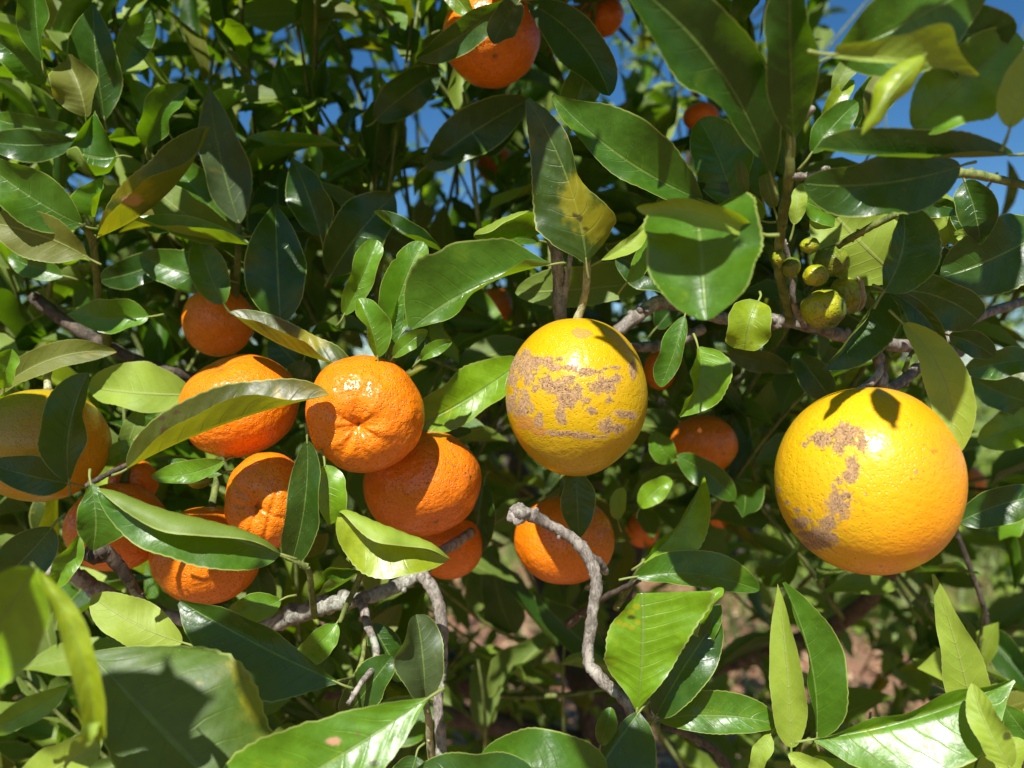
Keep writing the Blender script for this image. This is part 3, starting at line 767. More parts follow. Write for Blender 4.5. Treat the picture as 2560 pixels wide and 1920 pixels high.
# ------------------------------------------------------------------ hero leaves (read from the photograph)
# bx by bd  tx ty td  WL WR  aL0 aL1 cL  aR0 aR1 cR  bend bow face mat peak pw
HERO = """
262 300 48 232 8 47 68 56 10 10 8 14 14 10 6 4 t d .45 .8
215 292 46 166 150 46 66 62 8 8 10 50 50 20 -8 6 u o .5 .7
112 212 48 -40 85 46 46 42 12 12 12 20 20 10 -10 4 t m .45 .8
292 392 45 172 372 44 118 112 10 10 150 -8 -8 10 10 0 t m .55 .55
368 368 47 470 217 46 52 44 18 18 20 30 30 30 18 4 t m .5 .7
248 592 44 526 317 43 88 88 -6 -10 10 128 118 -10 -44 4 t o .5 .65
594 588 46 375 452 45 60 55 20 20 20 10 10 20 25 4 u m .5 .7
597 574 50 425 384 49 62 55 10 10 10 10 10 10 14 4 t m .5 .75
599 560 49 523 214 48 52 66 8 8 8 8 8 8 12 2 t s .42 .8
625 612 45 330 548 44 60 46 105 110 10 -12 -12 10 10 2 t b .5 .65
206 562 43 -60 385 41 75 70 12 12 10 10 10 20 14 3 t m .45 .8
192 352 47 -40 352 47 42 40 10 10 10 10 10 10 10 3 t d .5 .75
200 332 50 -30 292 50 36 34 14 14 10 14 14 10 8 3 t m .5 .75
216 642 43 -50 555 42 66 60 10 10 10 14 14 10 -16 3 u o .45 .8
238 542 44 262 438 44 62 40 14 14 10 95 95 10 0 3 t b .3 .6
850 190 60 638 198 58 46 44 14 14 10 10 10 10 16 4 t m .5 .75
850 364 52 614 346 52 38 36 95 95 10 5 5 10 10 4 t b .5 .75
702 812 43 688 508 44 82 74 12 12 8 10 10 8 2 3 t d .42 .75
802 592 47 728 392 47 58 55 14 14 10 14 14 10 -6 3 t d .4 .75
826 690 48 986 486 48 74 70 8 8 8 8 8 8 10 3 t d .5 .7
1102 627 44 934 530 44 60 40 100 100 10 10 10 10 10 2 t d .5 .7
106 160 45 84 -90 44 46 42 14 14 10 60 60 10 6 2 t m .5 .8
300 180 52 380 20 52 40 40 10 10 10 14 14 8 0 2 t m .5 .8
420 330 54 330 200 54 30 34 10 10 10 14 14 8 0 2 t b .5 .8
160 690 48 20 640 48 34 34 14 14 10 14 14 8 4 2 t m .5 .8
1262 0 44 1040 148 46 46 40 12 12 10 30 30 10 14 3 t d .5 .75
1298 4 44 1234 110 43 40 38 14 14 8 14 14 8 -6 3 t s .5 .6
1080 -60 47 1184 52 46 30 28 14 14 8 14 14 8 8 3 t b .5 .7
1318 6 46 1524 240 44 56 66 10 10 8 10 10 8 34 3 t d .55 .75
1432 300 47 1478 161 46 48 46 10 10 8 20 20 8 4 3 t m .55 .5
1755 500 41 1382 238 40 80 100 30 22 15 4 8 12 28 3 t m .5 .7
1750 515 42 1500 362 42 60 40 20 20 10 30 30 10 -22 3 u o .5 .7
1466 657 38 1318 248 37 118 138 -4 4 12 -22 10 -28 -28 3 t y .34 .62
1355 576 43 1184 592 42 24 98 20 20 10 20 20 110 -8 3 t b .5 .5
1348 602 44 1195 602 43 20 30 20 20 10 10 10 40 -8 3 t m .5 .6
1835 520 41 1748 300 42 66 80 8 8 8 14 14 12 -10 3 t m .5 .62
1868 492 40 1848 398 40 16 14 14 14 8 14 14 8 0 2 u o .5 .7
1905 490 42 1880 350 42 30 30 14 14 8 14 14 8 0 2 t m .5 .7
1800 510 42 1640 540 42 40 62 20 20 20 10 10 20 -14 2 t d .5 .6
1928 444 31 1540 -70 27 170 165 8 8 60 6 6 10 -60 4 t d .45 .62
1984 345 30 1976 -90 26 74 72 20 20 10 24 24 10 4 2 t d .5 .8
2088 138 28 2490 -70 27 95 125 14 14 14 -4 -4 10 -10 4 t m .45 .7
2085 136 26 2445 190 26 50 55 10 10 20 10 10 20 10 4 u l .65 .8
2290 92 28.5 2520 110 28 70 105 8 8 8 8 8 8 18 3 t d .6 .5
2312 138 25.5 2154 338 25.5 52 52 -18 -18 -65 -14 -14 -60 -8 3 t l .35 .5
2285 325 29 2550 90 28 84 110 8 8 14 8 8 14 10 3 t b .5 .55
2525 320 27 2640 90 27 60 50 10 10 14 10 10 14 10 3 u l .5 .6
2535 388 30 2040 372 29 34 74 100 100 10 6 6 10 14 4 t d .55 .6
2402 415 32 2008 458 31 88 66 8 8 10 6 6 10 22 4 t d .5 .6
2190 515 33 2060 495 33 20 18 8 8 10 6 6 10 0 4 t s .5 .6
2412 452 36 2452 613 36 54 46 18 18 10 14 14 10 6 3 t d .42 .7
2245 695 40 2050 498 40 96 96 6 6 8 6 6 8 4 3 u l .5 .6
2210 728 35 2252 498 35 36 92 30 30 10 6 16 10 -26 3 t d .4 .6
2362 615 38 2245 515 38 46 50 6 6 8 6 6 8 4 3 u l .5 .6
2288 502 37 2414 532 37 22 34 16 16 10 16 16 10 4 3 t d .4 .8
2400 612 39 2345 480 39 34 34 6 6 8 6 6 8 4 3 u l .5 .6
2440 600 38 2400 480 38 34 34 6 6 8 16 16 8 4 3 t d .5 .6
2548 572 38 2352 606 38 26 22 30 30 10 20 20 10 -8 3 u l .5 .7
2640 560 36 2350 694 37 94 96 12 12 10 6 6 10 12 3 t d .5 .7
2008 502 40 2108 558 40 26 34 16 16 10 10 10 10 4 3 t b .5 .7
1905 552 40 1774 548 40 26 70 10 10 10 0 0 70 -6 3 t b .5 .5
1985 562 39 2006 458 39 24 22 10 10 10 10 10 10 0 3 u l .5 .7
1935 520 40 1912 436 40 22 22 10 10 10 10 10 10 0 3 u o .6 .5
1745 540 31 1766 800 28.5 146 160 10 14 20 10 14 24 0 3 t m .40 .42
1895 580 29.5 1592 520 29 34 40 10 10 40 10 10 60 -14 3 u l .5 .5
2140 322 34 2252 158 33 48 46 6 6 10 10 10 10 6 3 t d .5 .75
2028 384 33 2144 254 33 40 40 12 12 10 10 10 10 6 3 t m .5 .75
2058 302 34 2136 200 34 24 24 12 12 10 10 10 10 6 3 t l .5 .75
2080 240 34 2160 120 34 24 24 12 12 10 10 10 10 6 3 u m .5 .75
2170 300 33 2210 175 33 24 24 12 12 10 10 10 10 6 3 u o .5 .75
1770 130 50 1700 -30 50 34 34 12 12 10 10 10 10 6 3 t m .5 .75
1830 60 50 1900 -40 50 34 34 12 12 10 10 10 10 6 3 t m .5 .75
372 792 46 166 786 46 38 56 20 20 14 6 6 10 8 3 t b .4 .7
885 918 41 574 780 41 62 66 112 108 0 -14 -30 10 24 3 t o .5 .6
318 1172 36 824 989 37 98 96 -10 -20 10 120 112 -10 22 3 t o .5 .6
172 1202 38 222 932 38 72 52 8 8 10 48 48 10 22 3 t d .5 .68
170 1208 39 -50 1152 38 44 56 8 8 10 14 14 10 6 3 t d .35 .6
485 988 45 222 968 46 46 80 10 10 10 4 4 10 6 3 u l .5 .6
-20 992 44 292 880 45 40 34 6 6 10 30 30 10 38 3 u o .5 .7
10 970 43 30 872 42 40 36 10 10 10 40 40 10 4 3 t b .5 .7
335 1100 44 256 1160 44 24 28 10 10 10 10 10 10 4 3 t b .5 .7
350 1020 46 300 1150 46 28 28 10 10 10 10 10 10 4 3 u m .5 .7
562 1152 42 378 1192 42 24 34 10 10 10 10 10 10 12 3 t b .5 .7
560 1180 43 420 1150 43 20 24 10 10 10 10 10 10 12 3 t m .5 .7
860 788 42 942 600 42 40 34 20 20 10 20 20 10 -4 3 t b .6 .6
970 862 40 1058 604 40 54 52 6 6 10 14 14 10 12 3 t b .55 .62 nL.75
944 894 39 895 747 39 34 50 50 50 10 6 6 10 -8 3 t b .5 .65
972 892 40 1008 740 40 22 20 40 40 10 10 10 10 6 3 t m .5 .7
1376 662 38 1028 822 38 104 122 125 0 30 2 6 14 -25 2 t m .58 .55
982 894 39.5 1070 827 39.5 24 22 16 16 10 10 10 10 6 3 t b .5 .7
1050 900 41 1130 855 41 20 18 16 16 10 10 10 10 6 3 t b .5 .7
995 935 42 1060 850 42 28 24 16 16 10 10 10 10 6 3 t d .5 .7
1305 902 46 1035 1068 44 52 74 6 6 10 14 14 10 10 3 t v .55 .55
1180 1075 46 1055 1062 45 18 18 6 6 10 14 14 10 10 3 t d .5 .6
1640 700 46 1288 732 46 44 66 6 6 10 8 8 10 6 3 u m .5 .6
1568 705 40 1640 560 40 24 34 16 16 10 16 16 10 -10 3 t b .5 .7
1505 650 39 1640 540 39 16 34 16 16 10 50 50 10 -10 3 u l .5 .7
1896 752 39 1862 875 39 56 60 10 10 12 14 14 12 -6 5 t l .55 .48
1712 790 41 1651 968 41 24 42 14 14 10 14 14 10 4 3 t m .55 .7
1745 868 39 1698 1040 39 80 52 6 6 14 62 62 10 26 3 t v .5 .58
1820 885 48 1985 930 48 32 30 10 10 10 10 10 10 4 3 t o .4 .6
2205 722 38 2056 922 38 92 40 4 10 14 100 60 40 8 2 t d .42 .58
2225 728 37 2445 800 37 50 74 10 10 10 4 4 10 26 3 t d .6 .5
2224 730 36.5 2366 882 36.5 22 40 10 10 10 40 40 10 22 3 t d .5 .7
2372 838 40 2486 892 40 32 34 10 10 10 10 10 10 8 3 t d .5 .65
2258 808 36 2376 1142 34.5 60 46 10 10 14 20 20 10 48 3 u l .55 .62
2600 1010 50 2428 940 50 46 50 10 10 10 10 10 10 12 3 t m .5 .65
2620 1050 50 2445 1108 50 56 50 10 10 10 10 10 10 -8 3 t v .5 .65
2600 900 46 2410 930 46 40 40 10 10 10 10 10 10 -8 3 t m .5 .65
2398 1305 45 2620 1238 44 44 52 6 6 10 10 10 10 12 3 t d .5 .6
1690 1140 52 1838 1250 52 34 42 10 10 10 10 10 10 12 3 t m .5 .65
1690 1150 52 1640 1080 52 34 32 10 10 10 10 10 10 12 3 t b .5 .65
1600 1270 50 1680 1200 50 30 30 10 10 10 10 10 10 8 3 t v .5 .65
1545 1300 49 1560 1220 49 22 22 10 10 10 10 10 10 8 3 u l .5 .65
1608 1405 42 1760 1188 42 24 76 60 60 20 20 30 10 -20 3 t v .45 .75
1588 1442 41 1898 1476 41 62 32 6 6 10 14 14 10 22 3 t m .5 .6
228 1210 35 232 1375 35 66 72 14 14 10 10 10 10 8 3 t m .55 .5
702 1385 36 246 1222 35 102 112 8 14 10 20 40 150 4 2 t m .48 .62
130 1318 38 -30 1480 38 66 60 6 6 10 10 10 10 6 3 t d .5 .65
198 1338 38 122 1475 37.5 30 34 10 10 10 40 40 10 8 3 t b .5 .7
-70 1720 26 95 1418 24 120 120 10 10 20 30 30 10 16 3 t v .55 .5
92 1425 24 238 1852 24 40 34 20 20 30 20 20 20 36 3 t l .7 .5
240 1800 24 205 1860 24 24 20 20 20 30 20 20 20 0 3 u l .5 .5
170 1716 30 -40 1830 30 36 34 10 10 10 20 20 10 6 3 t v .5 .7
40 1980 30 252 1868 30 60 50 10 10 10 20 20 10 6 3 u l .6 .55
456 1606 39 230 1490 39 58 58 6 6 8 6 6 8 12 2 u l .5 .62
222 1632 33 660 2080 31 212 150 16 10 -38 16 10 -20 -8 5 t g .48 .5
843 1706 36 450 1503 36 86 82 6 6 14 -4 30 30 6 2 t d .5 .6
702 1500 40 568 1532 39.5 34 40 14 14 10 6 6 10 8 2 t b .5 .65
842 1558 40 740 1655 39.5 40 34 10 10 10 10 10 10 6 2 t b .5 .6
900 1430 39 795 1492 39.5 42 66 100 100 20 0 0 90 4 2 t m .5 .5
1068 1747 32 480 2100 30 175 150 10 10 14 2 4 14 10 3 t b .5 .5
846 1282 38 1125 1396 38 100 112 22 30 150 2 6 10 0 2 t l .42 .62
768 1100 37 729 1406 38 46 48 22 22 10 12 12 10 14 3 t d .6 .6
812 1162 38 828 1310 38 52 30 14 14 10 20 20 10 0 3 t v .5 .55
1440 1180 42 1447 1345 42 46 44 12 12 10 12 12 10 0 3 t d .42 .55
1592 1777 36 1602 1483 36 106 176 6 6 12 -4 2 10 -9 3 t v .62 .40
1640 1790 38 1795 1545 38 60 66 10 10 10 10 10 10 6 3 t d .5 .55
1750 1560 37 1808 1470 37 22 22 10 10 10 50 50 10 6 3 t v .5 .65
1770 1610 38 1800 1510 38 22 22 10 10 10 20 20 10 6 3 t m .5 .65
1062 1752 39 1040 1536 39 98 56 58 50 10 8 8 10 -6 3 t s .55 .55
1520 1935 34 1198 1908 34 50 96 10 10 10 6 6 16 4 4 t m .5 .5
1335 1935 33 1030 1945 33 50 62 10 10 10 6 6 10 4 4 t d .5 .5
1598 1780 36 1395 2090 34 128 26 2 2 10 30 30 10 -8 3 t d .4 .6
1502 1862 37 1528 1768 37 26 28 14 14 10 14 14 10 0 3 t m .5 .65
1648 1800 39 1945 1812 38 62 44 6 6 10 14 14 10 18 3 t m .5 .6
2042 1842 38 1956 1457 38 40 116 70 70 10 6 6 14 -26 3 t m .42 .62
1978 1870 37 1944 1460 37 50 46 14 14 10 20 20 20 -6 3 u l .35 .6
2430 1770 37 2332 1435 37 62 52 8 8 8 8 8 8 -6 3 u l .4 .75
2034 1848 36 2534 1698 35 48 150 60 60 10 4 4 12 -18 3 t b .5 .55
2525 1920 33 2430 1708 34 40 46 14 14 10 14 14 20 10 3 u l .45 .6
2600 1880 36 2510 1765 36 34 34 14 14 10 14 14 20 0 3 t m .5 .6
1926 1836 38 1878 1930 38 26 22 14 14 10 14 14 20 0 3 u l .5 .6
2100 1950 36 1970 1885 36 26 26 14 14 10 14 14 20 0 3 u l .5 .6
2180 1960 36 2030 1895 37 26 26 14 14 10 14 14 20 0 3 t b .5 .6
2450 1960 35 2560 1850 35 40 40 14 14 10 14 14 20 0 3 u l .5 .6
2380 1980 35 2420 1870 35 30 30 14 14 10 14 14 20 0 3 u l .5 .6
1210 1210 50 1180 1390 50 46 46 14 14 10 14 14 20 0 3 t d .5 .6
640 1395 47 660 1560 47 40 40 14 14 10 14 14 20 0 3 t d .5 .6
930 1560 42 1010 1700 42 44 44 14 14 10 14 14 20 0 3 t d .5 .6
860 1800 40 980 1640 40 54 50 14 14 10 14 14 20 0 3 t d .5 .6
1040 1890 40 1010 1990 40 54 50 14 14 10 14 14 20 0 3 t d .5 .6
1540 640 44 1700 720 44 54 50 14 14 10 14 14 20 0 3 t d .5 .6
1640 820 50 1740 700 50 44 40 14 14 10 14 14 20 0 3 t d .5 .6
2080 1000 47 1990 880 47 44 40 14 14 10 14 14 20 0 3 t d .5 .6
1060 420 52 1320 250 52 60 60 8 8 8 8 8 8 8 3 t d .5 .6
940 300 54 1100 180 54 50 50 8 8 8 8 8 8 8 3 t d .5 .6
560 700 48 350 640 48 50 50 8 8 8 8 8 8 8 3 t m .5 .6
430 640 50 250 700 50 40 40 8 8 8 8 8 8 8 3 t d .5 .6
560 760 46 500 600 46 46 46 8 8 8 8 8 8 8 3 t m .5 .6
760 900 46 700 1010 46 40 40 8 8 8 8 8 8 8 3 t o .5 .6
800 950 47 680 840 47 50 50 8 8 8 8 8 8 8 3 t d .5 .6
"""
OUTL = {
    (1592, 1777): ([(0, 3), (.12, 25), (.28, 75), (.45, 103), (.6, 94), (.77, 70), (.92, 38), (1, 8)], [(0, 3), (.12, 22), (.26, 48), (.43, 80), (.6, 110), (.77, 140), (.9, 165), (.97, 178), (1, 168)]),
    (1466, 657): ([(0, 4), (.05, 30), (.12, 75), (.25, 118), (.4, 104), (.5, 93), (.75, 58), (.9, 32), (1, 6)], [(0, 4), (.1, 85), (.2, 113), (.3, 74), (.4, 42), (.5, 33), (.6, 36), (.75, 38), (.9, 28), (1, 6)]),
    (1376, 662): ([(0, 3), (.15, 40), (.4, 62), (.6, 55), (.75, 38), (.9, 24), (1, 4)], [(0, 3), (.08, 30), (.22, 88), (.4, 112), (.55, 134), (.62, 120), (.67, 138), (.75, 128), (.88, 90), (.96, 45), (1, 8)]),
    (222, 1632): ([(0, 4), (.1, 85), (.2, 155), (.3, 208), (.4, 234), (.5, 240), (.6, 232), (.8, 170), (1, 6)], [(0, 4), (.1, 25), (.2, 60), (.3, 100), (.5, 140), (.8, 90), (1, 5)]),
    (1068, 1747): ([(0, 3), (.15, 55), (.3, 95), (.5, 130), (.75, 120), (1, 5)], [(0, 3), (.15, 55), (.3, 88), (.40, 96), (.43, 112), (.6, 140), (.75, 135), (.9, 80), (1, 5)]),
    (1745, 540): ([(0, 140), (.1, 155), (.3, 158), (.5, 150), (.7, 128), (.85, 96), (.95, 56), (1, 16)], [(0, 138), (.2, 150), (.4, 152), (.6, 138), (.8, 112), (.93, 66), (1, 16)]),
    (1928, 444): ([(0, 5), (.1, 15), (.25, 42), (.4, 85), (.55, 118), (.8, 90), (1, 10)], [(0, 5), (.1, 45), (.25, 88), (.5, 100), (.75, 85), (1, 10)]),
    (1755, 500): ([(0, 3), (.15, 40), (.4, 50), (.6, 42), (.75, 38), (.9, 24), (1, 3)], [(0, 3), (.1, 50), (.3, 98), (.5, 108), (.75, 78), (.9, 32), (1, 3)]),
    (2034, 1848): ([(0, 3), (.2, 30), (.6, 46), (.9, 30), (1, 3)], [(0, 3), (.15, 80), (.3, 115), (.5, 140), (.65, 135), (.78, 100), (.86, 62), (.93, 28), (1, 4)]),
    (843, 1706): ([(0, 3), (.15, 60), (.3, 112), (.5, 114), (.75, 86), (.9, 48), (1, 6)], [(0, 3), (.2, 26), (.35, 34), (.5, 56), (.75, 46), (.9, 28), (1, 6)]),
    (2085, 136): ([(0, 24), (.15, 34), (.3, 46), (.45, 62), (.58, 98), (.66, 104), (.74, 60), (.85, 30), (1, 4)], [(0, 8), (.3, 14), (.6, 6), (1, 3)]),
    (228, 1210): ([(0, 4), (.2, 30), (.45, 62), (.62, 88), (.75, 66), (.9, 30), (1, 4)], [(0, 4), (.2, 24), (.4, 42), (.55, 48), (.75, 36), (.9, 18), (1, 4)]),
    (2042, 1842): ([(0, 6), (.1, 26), (.5, 34), (1, 3)], [(0, 10), (.06, 42), (.18, 72), (.3, 82), (.5, 84), (.7, 66), (.9, 30), (1, 6)]),
    (2430, 1770): ([(0, 30), (.1, 52), (.3, 48), (.6, 34), (.85, 14), (1, 3)], [(0, 20), (.15, 56), (.35, 50), (.6, 34), (.72, 20), (.85, 14), (1, 3)]),
    (1745, 868): ([(0, 4), (.08, 46), (.2, 70), (.4, 82), (.6, 66), (.8, 34), (1, 3)], [(0, 4), (.2, 40), (.5, 46), (.8, 28), (1, 3)]),
}
LABELS = {
    (1466, 657): 'twisted dark leaf with yellow-brown patches above the yellow orange',
    (1592, 1777): 'broad bright green veined leaf beside the bare twig',
    (318, 1172): 'long folded olive leaf across a mandarin',
    (292, 392): 'leaf curled up like a cup',
    (1062, 1752): 'dusty grey-green leaf with pale speckles',
    (2312, 138): 'rolled lime green leaf',
    (248, 592): 'leaf with orange-brown underside',
    (1896, 752): 'small round lime green leaf',
}
SPOTS = {
    (1592, 1777): [('y', 1590, 1516, 10, 8), ('y', 1578, 1530, 9, 7), ('y', 1562, 1562, 10, 7), ('y', 1580, 1568, 9, 7), ('y', 1594, 1556, 9, 8), ('y', 1548, 1556, 8, 8), ('y', 1553, 1520, 8, 16), ('d', 1578, 1543, 12, 6), ('p', 1632, 1512, 5, 9)],
    (1068, 1747): [('p', 834, 1852, 20, 10), ('d', 935, 1908, 12, 8)],
    (1466, 657): [('y', 1500, 555, 55, 50), ('y', 1440, 500, 40, 70), ('y', 1530, 610, 30, 40), ('d', 1437, 535, 5, 10), ('d', 1450, 545, 7, 12), ('d', 1350, 340, 6, 6), ('d', 1465, 572, 10, 5)],
    (248, 592): [('y', 320, 470, 60, 40), ('y', 270, 560, 30, 40), ('p', 330, 500, 30, 16)],
    (222, 1632): [('y', 640, 1740, 46, 60), ('y', 500, 1705, 12, 10), ('y', 600, 1670, 30, 30)],
    (2525, 1920): [('d', 2517, 1840, 11, 11)],
    (318, 1172): [('d', 410, 1080, 12, 18), ('d', 405, 1045, 14, 6), ('d', 440, 1030, 12, 6)],
    (1835, 520): [('d', 1812, 470, 14, 20)],
    (885, 918): [('y', 760, 850, 60, 30)],
}
LEAF_COUNT = 0
FX = (2560 * LENS / 36)
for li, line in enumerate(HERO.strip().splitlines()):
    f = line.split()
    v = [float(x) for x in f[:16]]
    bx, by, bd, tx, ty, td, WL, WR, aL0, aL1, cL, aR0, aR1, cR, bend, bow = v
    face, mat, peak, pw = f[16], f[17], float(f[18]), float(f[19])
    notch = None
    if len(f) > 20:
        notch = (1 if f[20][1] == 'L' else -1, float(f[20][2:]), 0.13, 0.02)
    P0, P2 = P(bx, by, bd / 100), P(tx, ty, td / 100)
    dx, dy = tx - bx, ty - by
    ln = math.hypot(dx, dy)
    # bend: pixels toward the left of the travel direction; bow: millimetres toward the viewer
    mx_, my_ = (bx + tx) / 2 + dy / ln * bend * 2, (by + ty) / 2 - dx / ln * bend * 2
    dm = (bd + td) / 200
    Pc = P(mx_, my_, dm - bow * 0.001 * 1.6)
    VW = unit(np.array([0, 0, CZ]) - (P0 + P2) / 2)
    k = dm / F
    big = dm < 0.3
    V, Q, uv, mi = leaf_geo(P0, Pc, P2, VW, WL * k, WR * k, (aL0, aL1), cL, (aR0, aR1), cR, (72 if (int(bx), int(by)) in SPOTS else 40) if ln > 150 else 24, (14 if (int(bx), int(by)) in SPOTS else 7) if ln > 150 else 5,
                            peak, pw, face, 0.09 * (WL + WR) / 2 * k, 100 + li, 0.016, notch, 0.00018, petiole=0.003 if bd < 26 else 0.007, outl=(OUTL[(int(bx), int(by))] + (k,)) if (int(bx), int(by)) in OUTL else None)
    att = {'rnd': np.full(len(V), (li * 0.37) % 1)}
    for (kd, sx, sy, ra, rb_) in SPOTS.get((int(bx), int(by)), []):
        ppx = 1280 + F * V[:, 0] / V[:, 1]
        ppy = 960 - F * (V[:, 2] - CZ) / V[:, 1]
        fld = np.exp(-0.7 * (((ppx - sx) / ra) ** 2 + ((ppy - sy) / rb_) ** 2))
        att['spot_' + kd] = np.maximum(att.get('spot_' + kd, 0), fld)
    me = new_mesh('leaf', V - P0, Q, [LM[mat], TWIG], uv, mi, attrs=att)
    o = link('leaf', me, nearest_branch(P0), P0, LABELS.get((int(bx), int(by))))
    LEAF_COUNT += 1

# ------------------------------------------------------------------ sprigs of leaves further in
rg = np.random.default_rng(21)
UP = np.array([0, 0, 1.0])
L_pos, L_dir, L_nrm, L_size, L_mat, stems = [], [], [], [], [], []


def sprig(o, d, length, n, leafsize, matw, droop=0.0):
    d = unit(d)
    bendv = rg.normal(size=3) * 0.25 + np.array([0, 0, 0.25 - droop])
    pts = np.array([o + d * length * t + bendv * length * 0.35 * t * t for t in np.linspace(0, 1, 5)])
    stems.append((pts, np.linspace(0.0021, 0.0009, 5) * (0.7 + leafsize * 6)))
    az0 = rg.uniform(0, 6.28)
    a = unit(np.cross(d, UP + 0.01))
    b = np.cross(d, a)
    for k in range(n):
        t = 0.12 + 0.88 * (k + 0.5) / n
        p = o + d * length * t + bendv * length * 0.35 * t * t
        az = az0 + k * 2.4
        rad = np.cos(az) * a + np.sin(az) * b
        sp = R_(rg.uniform(35, 75) - 25 * t)
        dr = unit(d * math.cos(sp) + rad * math.sin(sp) + np.array([0, 0, -0.10 * rg.uniform(0, 2.5)]))
        nn = unit(d * 0.5 + UP * 0.55 + np.array([0, -0.35, 0]) - rad * 0.25 + rg.normal(size=3) * 0.30)
        nn = unit(nn - dr * np.dot(nn, dr))
        L_pos.append(p + dr * 0.008)
        L_dir.append(dr)
        L_nrm.append(nn)
        L_size.append(leafsize * rg.uniform(0.7, 1.2))
        L_mat.append(rg.choice(len(matw), p=matw))


def dens(px, py, d):
    """how thick the foliage stands where the photograph shows it"""
    if px > 2040 and py < 640:
        return 0.04
    if px > 2370 and py < 1500:
        return 0.40 if py < 1000 else 0.08
    if px > 1850 and py > 1400:
        return 0.38 if d < 1.3 else 0.7
    if 1000 < px < 1900 and py > 1380:
        return 0.30 if d < 1.3 else 0.9
    if 620 < px < 1300 and 60 < py < 620:
        return 0.42
    if py < 350:
        return 0.66
    return 1.0


MW = [0.46, 0.32, 0.11, 0.04, 0.07]
cnt = 0
for _ in range(9000):
    px, py = rg.uniform(-600, 3160), rg.uniform(-800, 2400)
    d = 0.57 + 2.1 * rg.uniform() ** 1.2
    if rg.uniform() > dens(px, py, d) * (0.30 if d < 0.8 else 0.32):
        continue
    o = P(px, py, d)
    if o[2] < 0.35 or o[2] > 3.0:
        continue
    dd = np.array([rg.normal(0, 0.55), -0.45 + rg.normal(0, 0.35), 0.75 + rg.normal(0, 0.4)])
    sprig(o, dd, rg.uniform(0.10, 0.20), int(rg.integers(6, 11)), rg.uniform(0.055, 0.085), MW)
    cnt += 1
# young upright shoots with small bright leaves, upper left
for _ in range(95):
    px, py, d = rg.uniform(-150, 1250), rg.uniform(0, 820), rg.uniform(0.56, 0.95)
    sprig(P(px, py, d), np.array([rg.normal(0, .3), -0.2 + rg.normal(0, .2), 1.0]), rg.uniform(0.06, 0.11), int(rg.integers(6, 10)), rg.uniform(0.042, 0.06), [.22, .34, .28, .10, .06])
# unseen shelf of sprigs, added just above the picture to keep the inside dark
for _ in range(330):
    y = rg.uniform(0.36, 0.64)
    x = rg.uniform(-0.60, 0.62)
    o = np.array([x, y, CZ + 0.49 * y + rg.uniform(0.03, 0.19 if x > -0.08 else 0.08)])
    if (x < -0.08 and rg.uniform() < 0.78) or (x < 0.06 and rg.uniform() < 0.3):
        continue
    sprig(o, np.array([rg.normal(0, .7), -0.2 + rg.normal(0, .4), 0.25 + rg.normal(0, .2)]), rg.uniform(0.10, 0.17), int(rg.integers(7, 11)), rg.uniform(0.06, 0.085), MW)
# unseen sprigs added above and beside the frame to throw dapples; currently none
for _ in range(0):
    px, py = rg.uniform(-300, 2800), rg.uniform(-1300, -420)
    d = rg.uniform(0.36, 0.55)
    sprig(P(px, py, d), np.array([rg.normal(0, .5), -0.3, 0.8]), rg.uniform(0.09, 0.15), int(rg.integers(4, 8)), rg.uniform(0.055, 0.08), MW)

SHADE = [(1700, 90, .29, .10), (1800, 200, .29, .11), (1880, 330, .30, .13), (1975, 60, .28, .10), (1985, 220, .28, .11), (1360, 330, .37, .17), (1410, 450, .37, .20), (1440, 560, .38, .22),
         (300, 1830, .32, .40), (420, 1900, .32, .42), (150, 1080, .38, .30), (690, 640, .43, .26), (690, 740, .43, .28), 
         (1440, 120, .45, .17), (2380, 350, .29, .16), (2480, 350, .29, .16), (2100, 470, .31, .18), (2300, 480, .31, .18, .6), (2290, 640, .35, .24), (2490, 640, .36, .24), (2140, 830, .38, .27),
         (2320, 760, .37, .27), (1530, 1860, .35, .42), (620, 1620, .36, .38), (740, 1700, .36, .38), (60, 1390, .38, .36), (60, 1180, .36, .33), (210, 1270, .35, .35), (480, 1420, .44, .42), (290, 1350, .45, .42),
         (100, 1120, .40, .20, 1.5), (20, 1040, .40, .18, 1.4), (210, 1060, .40, .2, 1.4), (60, 1210, .40, .22, 1.4), (190, 1180, .40, .24, 1.3), (1360, 1290, .46, .37, 1.2), (1430, 1420, .46, .38, 1.0), (980, 1200, .43, .36), (1340, 1370, .47, .40), (1750, 1100, .55, .33, 1.4), (1790, 1070, .55, .30, 1.2), (1535, 835, .38, .27, .42), (1550, 870, .38, .25, .35), (2150, 1005, .335, .2, .45), (2215, 985, .335, .2, .4), (1130, 660, .38, .25, .5), (1060, 700, .38, .25, .5),
         (1130, 1320, .49, .42), (1690, 590, .29, .13, .8), (940, 1350, .39, .37), (1300, 1210, .46, .36), (1600, 1440, .41, .38), (1620, 300, .41, .18), (2480, 1290, .45, .36), (560, 860, .48, .3)]
